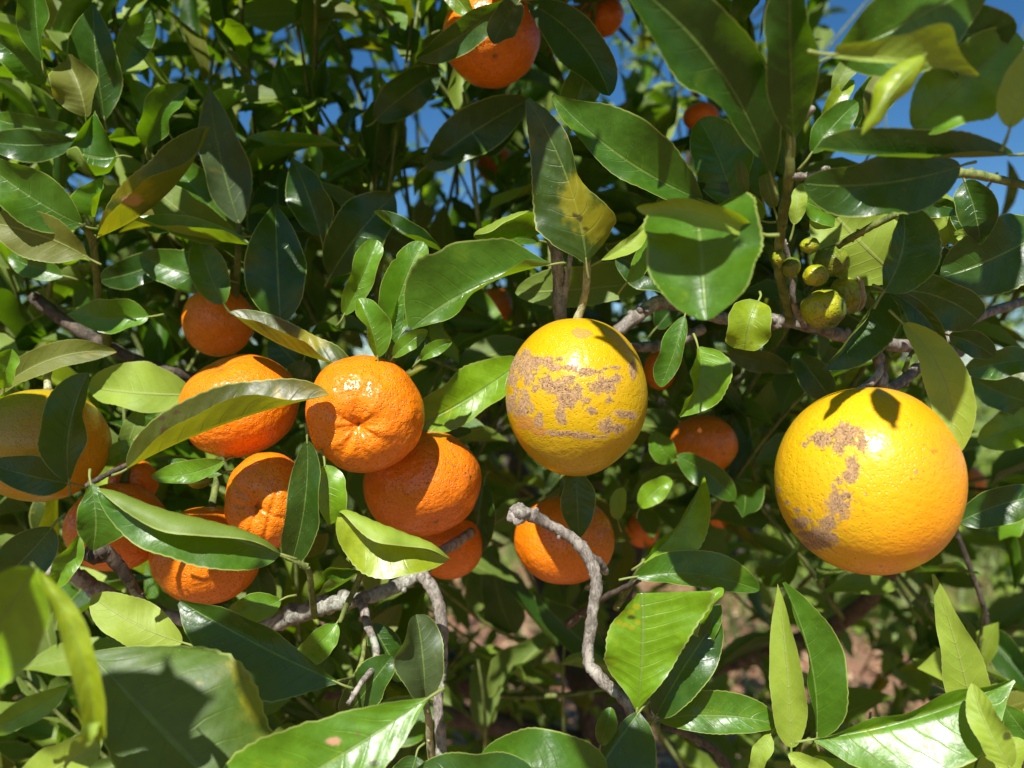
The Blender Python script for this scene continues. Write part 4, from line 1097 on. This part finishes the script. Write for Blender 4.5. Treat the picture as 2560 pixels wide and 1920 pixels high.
LITS = [(1310, 1000, .385), (1330, 1080, .385), (1330, 930, .385), (1466, 715, .395), (1460, 680, .39), (2058, 760, .38), (2080, 650, .38), (2030, 690, .38), (2110, 730, .39), (2030, 610, .38), (912, 1035, .37), (850, 980, .38), (960, 1100, .38), (1430, 1000, .37), (1400, 900, .37), (1500, 1080, .37), (2230, 1150, .33), (2100, 1120, .33), (2280, 1300, .33), (2150, 1350, .33),
        (1640, 1640, .36), (1580, 1560, .36), (480, 1680, .32), (620, 1780, .32), (950, 1270, .38), (1350, 1870, .34), (2300, 1850, .36), (2150, 1870, .36), (2060, 1650, .37), (2380, 1650, .37),
        (1150, 760, .38), (1250, 650, .38), (940, 720, .40), (1000, 740, .40), (1865, 810, .39), (1770, 960, .39), (1450, 290, .39), (1540, 350, .40), (1800, 400, .41),
        (600, 950, .42), (520, 960, .42), (660, 1260, .40), (1130, 1150, .43), (860, 1820, .31), (1830, 1790, .38), (2330, 1080, .35), (2200, 580, .40), (1180, 1010, .45), 
        (480, 1260, .35), (540, 1330, .35), (330, 1540, .39), (250, 1330, .35), (2250, 250, .25), (2280, 110, .255), (2150, 100, .26), (2500, 200, .25), (720, 850, .41), (470, 760, .50)]
LITP = np.array([P(*q) for q in LITS])  # points kept in sun: added leaves that would shade them are left out
SDN = np.array(sd)
for row in SHADE:  # unseen leaves added along the sun ray to cast shadow on each point
    px, py, d, sdist = row[:4]
    fs = row[4] if len(row) > 4 else 1.0
    p = P(px, py, d) + SDN * sdist
    rel = p - LITP
    al = rel @ SDN
    perp = np.linalg.norm(rel - al[:, None] * SDN, axis=1)
    if ((perp < 0.026 * fs) & (al > 0)).any():
        continue
    dr = unit(np.cross(np.array(sd), rg.normal(size=3)))
    sz = rg.uniform(0.055, 0.08) * fs
    b0 = p - dr * sz * 0.5
    L_pos.append(b0)
    L_dir.append(dr)
    L_nrm.append(unit(np.array(sd) + rg.normal(size=3) * 0.25))
    L_size.append(sz)
    L_mat.append(int(rg.integers(0, 3)))
    e = b0 + np.array(sd) * 0.06  # stem added to the shadow-casting leaf, running along the sun ray
    stems.append((np.array([b0 + dr * 0.004, b0 * .6 + e * .4, e + np.array(sd) * 0.05]), np.array([.0009, .0013, .0018])))
OVER = P(1280, 960, 0.32) + np.array([0, 0, 0.50])
for k in range(7):  # unseen overhead stems, added to go with the shadow-casting leaves
    x0 = -0.55 + k * 0.18
    pp = np.array([(x0, 0.75, 1.55), (x0 * 1.02 + .02, 0.42, 1.86), (x0 * 1.05, 0.12, 1.92)])
    stems.append((catmull(pp, 4), np.linspace(.004, .002, 9)))

L_pos, L_dir, L_nrm = np.array(L_pos), np.array(L_dir), np.array(L_nrm)
L_size, L_mat = np.array(L_size), np.array(L_mat)
# keep the space in front of the traced fruit and leaves clear
tip = L_pos + L_dir * L_size[:, None]
pxs = 1280 + F * L_pos[:, 0] / L_pos[:, 1]
pys = 960 - F * (L_pos[:, 2] - CZ) / L_pos[:, 1]
ptx = 1280 + F * tip[:, 0] / tip[:, 1]
pty = 960 - F * (tip[:, 2] - CZ) / tip[:, 1]
near = (np.minimum(L_pos[:, 1], tip[:, 1]) < 0.505) & (np.maximum(pys, pty) > -60) & (np.maximum(pxs, ptx) > -120) & (np.minimum(pxs, ptx) < 2680)
keep = ~near & ~((pxs > 2070) & (pys < 610) & (pxs < 2700) & (L_pos[:, 1] > .5) & (rg.uniform(size=len(pxs)) < 0.93))
keep &= ~((pxs > 1000) & (pxs < 1920) & (pys > 1330) & (L_pos[:, 1] < 1.1) & (rg.uniform(size=len(pxs)) < 0.8))
# the gaps in the crown through which the photograph shows sky
GAPS = [(640, 75, 16), (740, 105, 16), (350, 195, 18), (382, 242, 18), (575, 185, 16), (530, 170, 14), (268, 450, 16), (225, 455, 14), (478, 378, 14), (632, 280, 18), (1067, 85, 22), (988, 145, 18),
        (900, 145, 14), (918, 165, 14), (910, 240, 18), (907, 315, 22), (1043, 310, 28), (1052, 355, 26), (805, 330, 16), (1175, 440, 22), (1132, 475, 28), (1192, 485, 18), (995, 520, 22), (1850, 20, 26), (1880, 35, 18)]
for (gx, gy, gr) in GAPS:
    for f_ in (0.1, 0.3, 0.5, 0.7, 0.9):
        q = L_pos + L_dir * (L_size * f_)[:, None]
        qx, qy = 1280 + F * q[:, 0] / q[:, 1], 960 - F * (q[:, 2] - CZ) / q[:, 1]
        hw = 0.16 * L_size / q[:, 1] * F
        keep &= ~((np.hypot(qx - gx, qy - gy) < gr * 0.6 + hw * (0.6 if 0.2 < f_ < 0.8 else 0.25)) & (q[:, 1] > 0.5))
L_pos, L_dir, L_nrm, L_size, L_mat, pxs, pys = [a[keep] for a in (L_pos, L_dir, L_nrm, L_size, L_mat, pxs, pys)]
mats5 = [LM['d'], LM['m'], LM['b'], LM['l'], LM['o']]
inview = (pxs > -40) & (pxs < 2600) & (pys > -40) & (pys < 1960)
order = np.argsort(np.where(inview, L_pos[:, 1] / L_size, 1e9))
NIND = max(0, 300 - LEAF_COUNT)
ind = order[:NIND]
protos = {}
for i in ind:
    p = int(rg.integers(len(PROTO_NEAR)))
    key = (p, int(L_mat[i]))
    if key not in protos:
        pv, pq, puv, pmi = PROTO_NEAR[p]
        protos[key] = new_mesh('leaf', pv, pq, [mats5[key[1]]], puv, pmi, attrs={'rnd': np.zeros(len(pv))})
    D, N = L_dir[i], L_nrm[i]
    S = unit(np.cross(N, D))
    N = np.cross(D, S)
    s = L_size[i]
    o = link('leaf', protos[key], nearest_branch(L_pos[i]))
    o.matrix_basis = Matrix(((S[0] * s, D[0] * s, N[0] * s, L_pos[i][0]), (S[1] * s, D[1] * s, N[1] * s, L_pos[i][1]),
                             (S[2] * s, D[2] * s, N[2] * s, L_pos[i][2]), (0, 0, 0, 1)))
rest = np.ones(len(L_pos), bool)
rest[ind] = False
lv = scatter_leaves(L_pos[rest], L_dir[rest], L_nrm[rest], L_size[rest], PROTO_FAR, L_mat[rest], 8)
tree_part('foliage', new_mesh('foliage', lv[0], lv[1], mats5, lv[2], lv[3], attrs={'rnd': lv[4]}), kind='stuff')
geos = [tube_geo(p, r, 5, 0.05, i) for i, (p, r) in enumerate(stems) if p[:, 1].min() > 0.5 or (p[:, 2] - CZ - 0.49 * p[:, 1]).min() > 0.0]
V, Q = merge(geos)
tree_part('twigs', new_mesh('twigs', V, Q, [TWIG]), kind='stuff')
print('sprigs', cnt, 'leaves', len(L_pos), 'hero', LEAF_COUNT, 'tris', len(lv[1]) * 2)


# ------------------------------------------------------------------ fruit
def sphere_dirs(nu, nv):
    th = np.linspace(0, math.pi, nv + 1)
    ph = np.linspace(0, 2 * math.pi, nu, endpoint=False)
    TH, PH = np.meshgrid(th, ph, indexing='ij')
    D = np.stack([np.sin(TH) * np.cos(PH), np.sin(TH) * np.sin(PH), np.cos(TH)], -1).reshape(-1, 3)
    i, j = np.meshgrid(np.arange(nv), np.arange(nu), indexing='ij')
    j2 = (j + 1) % nu
    Q = np.stack([i * nu + j, (i + 1) * nu + j, (i + 1) * nu + j2, i * nu + j2], -1).reshape(-1, 4)
    return D, Q


def lumps(D, freq, seed, n=14):
    r = np.random.default_rng(seed)
    K = unit(r.normal(size=(n, 3))) * freq * r.uniform(0.6, 1.4, (n, 1))
    ph = r.uniform(0, 6.28, n)
    return np.sin(D @ K.T + ph).mean(1) * math.sqrt(2)


def make_fruit(name, label, cat, cx, cy, d, rx, ry, mat, axis=(0, -0.3, -1), obl=0.0, lump=0.02, dimple=0.0, ridges=0, scabs=None, tans=None,
               stalk=None, group=None, seed=1, res=72, fine=0.0, crease=0.0, calyx=True, stalk_mat=None):
    """axis points to the blossom end; obl flattens along it"""
    c = P(cx, cy, d)
    k = d / F
    rx, ry = rx * k, ry * k
    A = unit(np.array(axis, float))
    D, Q = sphere_dirs(res * 2, res)
    ca = D @ A
    ang = np.arccos(np.clip(ca, -1, 1))
    r = 1 + lump * 1.9 * lumps(D, 2.8, seed) + lump * 1.0 * lumps(D, 7.5, seed + 1) + 2.2 * fine * lumps(D, 20, seed + 2, 26)
    if dimple:
        e1 = unit(np.cross(A, (0.3, 0.2, 0.9)))
        e2 = np.cross(A, e1)
        az = np.arctan2(D @ e2, D @ e1)
        prof = np.exp(-(ang / 0.34) ** 2)
        r -= dimple * prof
        r -= dimple * 0.5 * np.exp(-(ang / 0.12) ** 2)
        if ridges:
            r += ridges * dimple * 0.10 * np.cos(7 * az + 2 * np.sin(az + seed)) * np.exp(-((ang - 0.38) / 0.28) ** 2)
            r += ridges * dimple * 0.07 * np.cos(12 * az + seed) * np.exp(-((ang - 0.25) / 0.2) ** 2)
        if crease:
            r -= crease * np.exp(-((np.abs(D @ unit(e1 + 0.25 * A)) - 0.18) / 0.05) ** 2) * np.exp(-(ang / 0.8) ** 2)
            r -= crease * 0.8 * np.exp(-((D @ e2 + 0.12 + 0.15 * np.sin(3 * (D @ e1))) / 0.05) ** 2) * np.exp(-(ang / 0.9) ** 2)
    if lump > 0.015:
        f1 = unit(np.cross(A, (0.3, 0.2, 0.9)))
        f2 = np.cross(A, f1)
        r += 0.007 * np.cos(9 * np.arctan2(D @ f2, D @ f1) + seed) * np.sin(ang) ** 2
    # the stem end
    st = math.pi - ang
    r -= 0.05 * np.exp(-(st / 0.22) ** 2)
    X = D * r[:, None]
    X = X - obl * (X @ A)[:, None] * A
    X = X * np.array([rx, (rx + ry) / 2, ry])
    scar = np.exp(-(ang / 0.055) ** 4)
    att = {'scar': scar}
    W = X + c
    px = 1280 + F * W[:, 0] / W[:, 1]
    py = 960 - F * (W[:, 2] - CZ) / W[:, 1]
    frontm = ((c - np.array([0, 0, CZ])) * X).sum(1) < 0
    for nm, L in (('scab', scabs), ('tan', tans)):
        if L is not None:
            f = np.zeros(len(X))
            for (sx, sy, a, b) in L:
                f = np.maximum(f, np.exp(-0.62 * (((px - sx) / a) ** 2 + ((py - sy) / b) ** 2)))
            att[nm] = f * frontm
    root = bpy.data.objects.new(name, None)
    COL.objects.link(root)
    root.location = c
    root['label'], root['category'] = label, cat
    if group:
        root['group'] = group
    me = new_mesh('peel', X, Q, [mat], attrs=att)
    link('peel', me, root)
    sp = X[np.argmax(st < 0.02)] if False else X[np.argmin(ca)]
    top = -A
    if stalk:
        pts = np.array([sp * 0.97] + [P(a, b, dd / 100) - c for a, b, dd in stalk])
        rr = np.array([0.0022] + [0.0019] * len(stalk))
        cc = catmull(pts, 6)
        rad = np.interp(np.linspace(0, 1, len(cc)), np.linspace(0, 1, len(rr)), rr)
        V, Q2 = tube_geo(cc, rad, 9, 0.06, seed)
        link('stalk', new_mesh('stalk', V, Q2, [stalk_mat or TWIGY]), root)
    if calyx:
        e1 = unit(np.cross(top, (0.3, 0.9, 0.2)))
        e2 = np.cross(top, e1)
        gs = []
        rc = min(0.0042, rx * 0.32)
        ph = np.linspace(0, 2 * math.pi, 30, endpoint=False)
        rings = []
        for q, hh in ((0.0, 0.0016), (0.5, 0.0014), (0.8, 0.0006), (1.0, -0.0005), (0.9, -0.0015)):
            rr = rc * q * (1 + 0.28 * q * np.cos(5 * ph))
            rings.append(sp + top * hh + rr[:, None] * (np.cos(ph)[:, None] * e1 + np.sin(ph)[:, None] * e2))
        V = np.vstack(rings)
        i, j = np.meshgrid(np.arange(4), np.arange(30), indexing='ij')
        j2 = (j + 1) % 30
        Q3 = np.stack([i * 30 + j, (i + 1) * 30 + j, (i + 1) * 30 + j2, i * 30 + j2], -1).reshape(-1, 4)
        link('calyx', new_mesh('calyx', V, Q3, [TWIG]), root)
    return root


def zs(lst, ox, oy, s, grow=1.0):
    return [(ox + a / s, oy + b / s, c / s * grow, e / s * grow) for a, b, c, e in lst]


Y1 = zs([(1340, 840, 30, 60), (1420, 790, 25, 30), (1440, 860, 60, 50), (1500, 840, 50, 25), (1580, 830, 30, 20), (1440, 950, 30, 40), (1390, 910, 20, 30), (1330, 960, 30, 40),
         (1620, 880, 60, 18), (1700, 880, 40, 14), (1760, 875, 25, 20), (1840, 915, 50, 25), (1920, 908, 30, 10), (1970, 888, 15, 8), (2050, 880, 30, 8), (2160, 890, 20, 40), (2170, 940, 15, 20),
         (1570, 990, 40, 40), (1640, 1020, 60, 40), (1720, 970, 35, 25), (1720, 1080, 70, 60), (1780, 1030, 28, 35), (1490, 1025, 18, 18), (1410, 1050, 20, 20), (1355, 1045, 12, 20),
         (1325, 1100, 25, 30), (1320, 1150, 35, 30), (1410, 1130, 30, 40), (1400, 1185, 50, 25), (1460, 1150, 15, 20), (1510, 1250, 25, 35), (1700, 1340, 90, 14), (1820, 1360, 60, 12),
         (1670, 1215, 30, 40), (1660, 1150, 10, 15), (1840, 1105, 20, 12), (1870, 1180, 28, 20), (1960, 1010, 60, 45), (2050, 955, 25, 22), (2000, 1105, 18, 15), (2110, 1205, 60, 20),
         (2160, 1225, 20, 15), (1980, 1290, 40, 40), (2050, 1300, 50, 25), (1950, 1362, 30, 8), (1660, 820, 16, 12), (1600, 1330, 30, 12)], 800, 600, 2.765, 1.0)
Y1T = zs([(1455, 1270, 90, 40), (1530, 1330, 70, 26), (1380, 1220, 50, 24), (1805, 645, 70, 34), (1640, 1225, 60, 5)], 800, 600, 2.765)
O2 = zs([(1050, 1145, 55, 35), (950, 1178, 16, 12), (1180, 1130, 60, 50), (1200, 1100, 60, 25), (1150, 1190, 30, 35), (1280, 1165, 25, 35), (1225, 1320, 30, 55), (1210, 1370, 35, 25), (1150, 1390, 20, 20),
         (1115, 1420, 15, 15), (1145, 1520, 55, 60), (1195, 1470, 18, 15)], 1600, 600, 2.304) + \
    zs([(1030, 340, 75, 45), (1080, 250, 35, 30), (930, 245, 35, 25), (1010, 370, 60, 25), (940, 310, 30, 15), (850, 130, 9, 9), (905, 175, 16, 8), (980, 175, 12, 8), (800, 60, 8, 12)], 1600, 1200, 2.304)
O2T = zs([(1590, 1335, 14, 14), (1300, 1465, 12, 12), (1390, 1880, 10, 8)], 1600, 600, 2.304)

make_fruit('orange', 'yellow scabby orange hanging from a pale stalk in the middle', 'orange', 1440, 990, 0.40, 176, 198, M_YEL, (0.0, -0.1, -1), 0.0, 0.015, 0, 0, Y1, Y1T,
           [(1456, 760, 40), (1466, 715, 39.5), (1468, 650, 39)], seed=3, res=150, fine=0.0012)
make_fruit('orange', 'largest orange with brown scars and deepening orange side, at the right', 'orange', 2166, 1200, 0.36, 219, 234, M_ORG, (0.05, -0.2, -1), 0.0, 0.015, 0, 0, O2, O2T,
           [(2196, 935, 37.5), (2192, 880, 38)], seed=5, res=150, fine=0.0012, stalk_mat=BARK)
make_fruit('orange', 'shaded mustard-yellow orange behind the upright dark leaf at the left edge', 'orange', 104, 1112, 0.43, 158, 142, M_MUS, (0.0, -0.2, -1), 0.0, 0.012, seed=8, res=90, fine=0.001,
           stalk=[(120, 930, 45), (150, 880, 48)])
GM = 'mandarins hanging on the tree'
F_ = [
    ('front mandarin with a dimpled navel facing out, left of the scabby yellow orange', 912, 1035, .40, 147, 148, M_MAND, (0.02, -1, -0.22), .10, .024, .21, 1.0, 0.007, 0, 11, 110),
    ('mandarin crossed by the long folded olive leaf', 600, 1013, .435, 146, 142, M_MAND, (-0.25, -0.5, 0.8), .13, .026, .10, .5, 0.003, 0, 12, 90),
    ('reddish mandarin with dark scratches tucked under the dimpled one', 1058, 1210, .445, 148, 140, M_MANR, (0.3, -0.5, -0.7), .10, .022, .08, 0, 0.003, 0, 13, 90),
    ('small creased mandarin with a puckered navel beside a narrow dark leaf', 672, 1252, .41, 108, 120, M_MAND, (-0.1, -1, -0.05), .09, .030, .18, .8, 0.005, .07, 14, 90),
    ('shaded mandarin under the long green leaf, lowest of the left bunch', 515, 1388, .445, 134, 132, M_MAND, (0, -0.3, -1), .08, .02, 0, 0, 0.002, 0, 15, 72),
    ('reddish mandarin behind the diamond-shaped green leaf at lower left', 292, 1318, .45, 118, 116, M_MANR, (0, -0.3, -1), .05, .02, 0, 0, 0.002, 0, 16, 64),
    ('mandarin peeping out above the left end of the long folded olive leaf', 335, 1205, .475, 58, 60, M_MAND, (0, -0.3, -1), .05, .02, 0, 0, 0, 0, 17, 40),
    ('mandarin cut across by angular leaf shadows, above the one with the folded leaf', 548, 805, .50, 86, 92, M_MAND, (0, -0.3, -1), .05, .02, 0, 0, 0.002, 0, 18, 64),
    ('mandarin peeping out low behind the reddish scratched one', 1122, 1362, .50, 86, 90, M_MAND, (0, -0.3, -1), .05, .02, 0, 0, 0.002, 0, 19, 64),
    ('mandarin behind the knobbly end of the bare twig', 1410, 1350, .48, 124, 116, M_MAND, (0, -0.3, -1), .06, .02, 0, 0, 0.002, 0, 20, 80),
    ('shaded mandarin deep between the two yellow oranges', 1758, 1112, .56, 84, 80, M_MANR, (0, -0.3, -1), .06, .02, 0, 0, 0, 0, 21, 48),
    ('mandarin behind leaves at the top, above the twisted dark leaf', 1228, 95, .50, 122, 118, M_MAND, (0.1, -0.7, -0.7), .05, .018, .03, .3, 0.002, 0, 22, 80),
    ('mandarin cut off by the top edge above the dimly lit one', 1312, -92, .48, 106, 100, M_MAND, (0, -0.3, -1), .05, .02, 0, 0, 0, 0, 23, 48),
    ('small far mandarin left of the pale stalk of the yellow orange', 1238, 765, .72, 44, 48, M_MAND, (0, -0.3, -1), .05, .02, 0, 0, 0, 0, 24, 32),
    ('far mandarin half hidden behind leaves below the smooth pale stalk', 1262, 850, .75, 36, 34, M_MAND, (0, -0.3, -1), .05, .02, 0, 0, 0, 0, 25, 32),
    ('far mandarin lit from above, just left of the scabby yellow orange', 1212, 905, .73, 38, 34, M_MANR, (0, -0.3, -1), .05, .02, 0, 0, 0, 0, 26, 32),
    ('far mandarin in front of the big dark leaf near the top', 1752, 292, .62, 44, 36, M_MAND, (0, -0.3, -1), .05, .02, 0, 0, 0, 0, 27, 32),
    ('far mandarin behind the hanging two-tone leaf right of the yellow orange', 1650, 925, .60, 40, 52, M_MANR, (0, -0.3, -1), .05, .02, 0, 0, 0, 0, 28, 32),
    ('small wedge of mandarin below and between the two yellow oranges', 1800, 1285, .70, 34, 36, M_MAND, (0, -0.3, -1), .05, .02, 0, 0, 0, 0, 29, 32),
    ('red-orange mandarin in shade right of the one behind the bare twig', 1606, 1326, .75, 42, 44, M_MANR, (0, -0.3, -1), .05, .02, 0, 0, 0, 0, 30, 32),
    ('far mandarin in the leaves at upper left of the middle', 862, 488, .95, 26, 24, M_MAND, (0, -0.3, -1), .05, .02, 0, 0, 0, 0, 31, 24),
    ('far mandarin in deep shade left of the twisted dark leaf', 1240, 410, .80, 50, 46, M_MANR, (0, -0.3, -1), .05, .02, 0, 0, 0, 0, 32, 24),
    ('far mandarin at the top, left edge of the big dark leaf', 1505, 40, .62, 55, 52, M_MAND, (0, -0.3, -1), .05, .02, 0, 0, 0, 0, 33, 32),
    ('far mandarin at the top just left of the big dark leaf, larger of two', 1440, 60, .75, 48, 46, M_MAND, (0, -0.3, -1), .05, .02, 0, 0, 0, 0, 34, 32),
    ('tiny far mandarin low in the leaves at the left', 328, 590, .9, 18, 16, M_MAND, (0, -0.3, -1), .05, .02, 0, 0, 0, 0, 35, 24),
    ('far mandarin touching the right side of the largest orange', 2425, 1205, 1.1, 36, 40, M_MAND, (0, -0.3, -1), .05, .02, 0, 0, 0, 0, 36, 24),
]
for (lab, cx, cy, d, rx, ry, mat, ax, obl, lu, dm_, ri, fi, cr_, sd_, res) in F_:
    A = unit(np.array(ax))
    up_ = P(cx, cy, d) - A * (rx / F * d)
    st = None
    if d < 0.55:
        e = up_ + np.array([0.0, 0.012, 0.018])
        st = [(1280 + F * e[0] / e[1], 960 - F * (e[2] - CZ) / e[1], e[1] * 100)]
    make_fruit('mandarin', lab, 'mandarin', cx, cy, d, rx, ry, mat, ax, obl, lu, dm_, ri, None, None, st, GM, sd_, res, fi, cr_, calyx=d < .55, stalk_mat=TWIG)

GG = 'small unripe fruit in the knobbly cluster'
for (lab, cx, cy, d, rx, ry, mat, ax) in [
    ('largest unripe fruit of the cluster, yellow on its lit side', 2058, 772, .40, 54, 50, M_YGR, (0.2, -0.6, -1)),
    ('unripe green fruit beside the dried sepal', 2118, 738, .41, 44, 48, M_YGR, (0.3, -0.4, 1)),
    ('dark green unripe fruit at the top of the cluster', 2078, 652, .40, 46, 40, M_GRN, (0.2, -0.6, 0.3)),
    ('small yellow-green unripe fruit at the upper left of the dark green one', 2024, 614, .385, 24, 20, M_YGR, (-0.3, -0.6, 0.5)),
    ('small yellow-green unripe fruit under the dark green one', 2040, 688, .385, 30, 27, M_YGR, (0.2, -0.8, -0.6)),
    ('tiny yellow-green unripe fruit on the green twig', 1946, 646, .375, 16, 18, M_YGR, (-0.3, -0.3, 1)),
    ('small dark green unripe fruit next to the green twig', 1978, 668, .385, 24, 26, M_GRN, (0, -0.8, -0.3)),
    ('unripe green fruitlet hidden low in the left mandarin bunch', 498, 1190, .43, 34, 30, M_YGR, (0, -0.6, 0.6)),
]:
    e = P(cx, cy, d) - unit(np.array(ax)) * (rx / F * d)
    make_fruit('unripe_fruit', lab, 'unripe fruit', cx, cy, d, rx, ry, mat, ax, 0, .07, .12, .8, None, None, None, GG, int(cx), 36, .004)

# a dried pale sepal clinging to the unripe fruit
P0, P2 = P(2140, 780, .392), P(2142, 690, .388)
V, Q, uv, mi = leaf_geo(P0, P(2165, 735, .385), P2, unit(np.array([0, 0, CZ]) - P0), .0022, .0034, (60, 60), 60, (10, 10), 60, 16, 3, .45, .6, 't', 0, 5, 0.02, None, 0.0001, 0.0)
o = link('sepal', new_mesh('sepal', V - P0, Q, [DRY], uv, mi), loc=P0, label='dried pale sepal clinging to an unripe green fruit', cat='sepal')

# ------------------------------------------------------------------ orchard trees behind
def far_tree(label, x, y, R, H, n, seed, nf):
    r = np.random.default_rng(seed)
    root = bpy.data.objects.new('orchard_tree', None)
    COL.objects.link(root)
    root.location = (x, y, 0)
    root['label'], root['category'], root['group'] = label, 'tree', 'citrus trees further off in the orchard'
    geos = [tube_geo(catmull([(0, 0, -0.05), (0.03, 0, H * .2), (0, 0.02, H * .45)], 5), np.linspace(.09, .06, 11), 9, .05, seed)]
    for k in range(7):
        a = r.uniform(0, 6.28)
        geos.append(tube_geo(catmull([(0, 0, H * r.uniform(.15, .35)), (math.cos(a) * R * .4, math.sin(a) * R * .4, H * .5), (math.cos(a) * R * .75, math.sin(a) * R * .75, H * r.uniform(.6, .9))], 5),
                             np.linspace(.05, .015, 11), 7, .05, seed + k))
    V, Q = merge(geos)
    link('trunk', new_mesh('trunk', V, Q, [BARKD]), root)
    cl = unit(r.normal(size=(90, 3))) * r.uniform(.45, 1.0, (90, 1)) ** .5 * np.array([R, R, H * .45]) + np.array([0, 0, H * .52])
    ci = r.integers(0, 90, n)
    pos = cl[ci] + r.normal(size=(n, 3)) * 0.20
    pos[:, 2] = np.maximum(pos[:, 2], 0.15)
    out = unit(pos - np.array([0, 0, H * .45]))
    dr = unit(out * .8 + r.normal(size=(n, 3)) * .7)
    nn = unit(UP * .7 + out * .5 + r.normal(size=(n, 3)) * .4)
    lv = scatter_leaves(pos, dr, nn, r.uniform(.07, .11, n), PROTO_FAR, r.choice(5, n, p=[.25, .4, .2, .1, .05]), seed)
    link('crown', new_mesh('crown', lv[0], lv[1], mats5, lv[2], lv[3], attrs={'rnd': lv[4]}), root)


far_tree('bushy orchard tree beyond the grass at the far right', 4.6, 7.2, 1.7, 2.6, 9000, 41, 0)
far_tree('round orchard tree seen below the largest orange', 1.9, 6.6, 1.5, 2.0, 8000, 42, 0)
far_tree('orchard tree behind the near tree at the left', -3.6, 8.5, 1.9, 3.0, 8000, 43, 0)
far_tree('orchard tree far behind the middle of the near tree', 0.2, 10.5, 1.9, 2.6, 6000, 44, 0)
for lab, px, py, d, r in [
    ('far mandarin right of the upright lime leaf, left of a pair', 2415, 1553, 4.9, 15), ('far mandarin right of the upright lime leaf, right of a pair', 2446, 1572, 4.9, 15),
    ('far mandarin glowing low behind the folded upright leaf', 2212, 1715, 5.0, 24), ('far shaded mandarin low behind the folded upright leaf', 2150, 1760, 5.1, 26),
    ('far mandarin peeping out right of the folded upright leaf', 2195, 1440, 5.0, 13)]:
    make_fruit('mandarin', lab, 'mandarin', px, py, d, r, r, M_MAND, seed=int(px), res=16, group='far mandarins on the orchard trees', calyx=False)
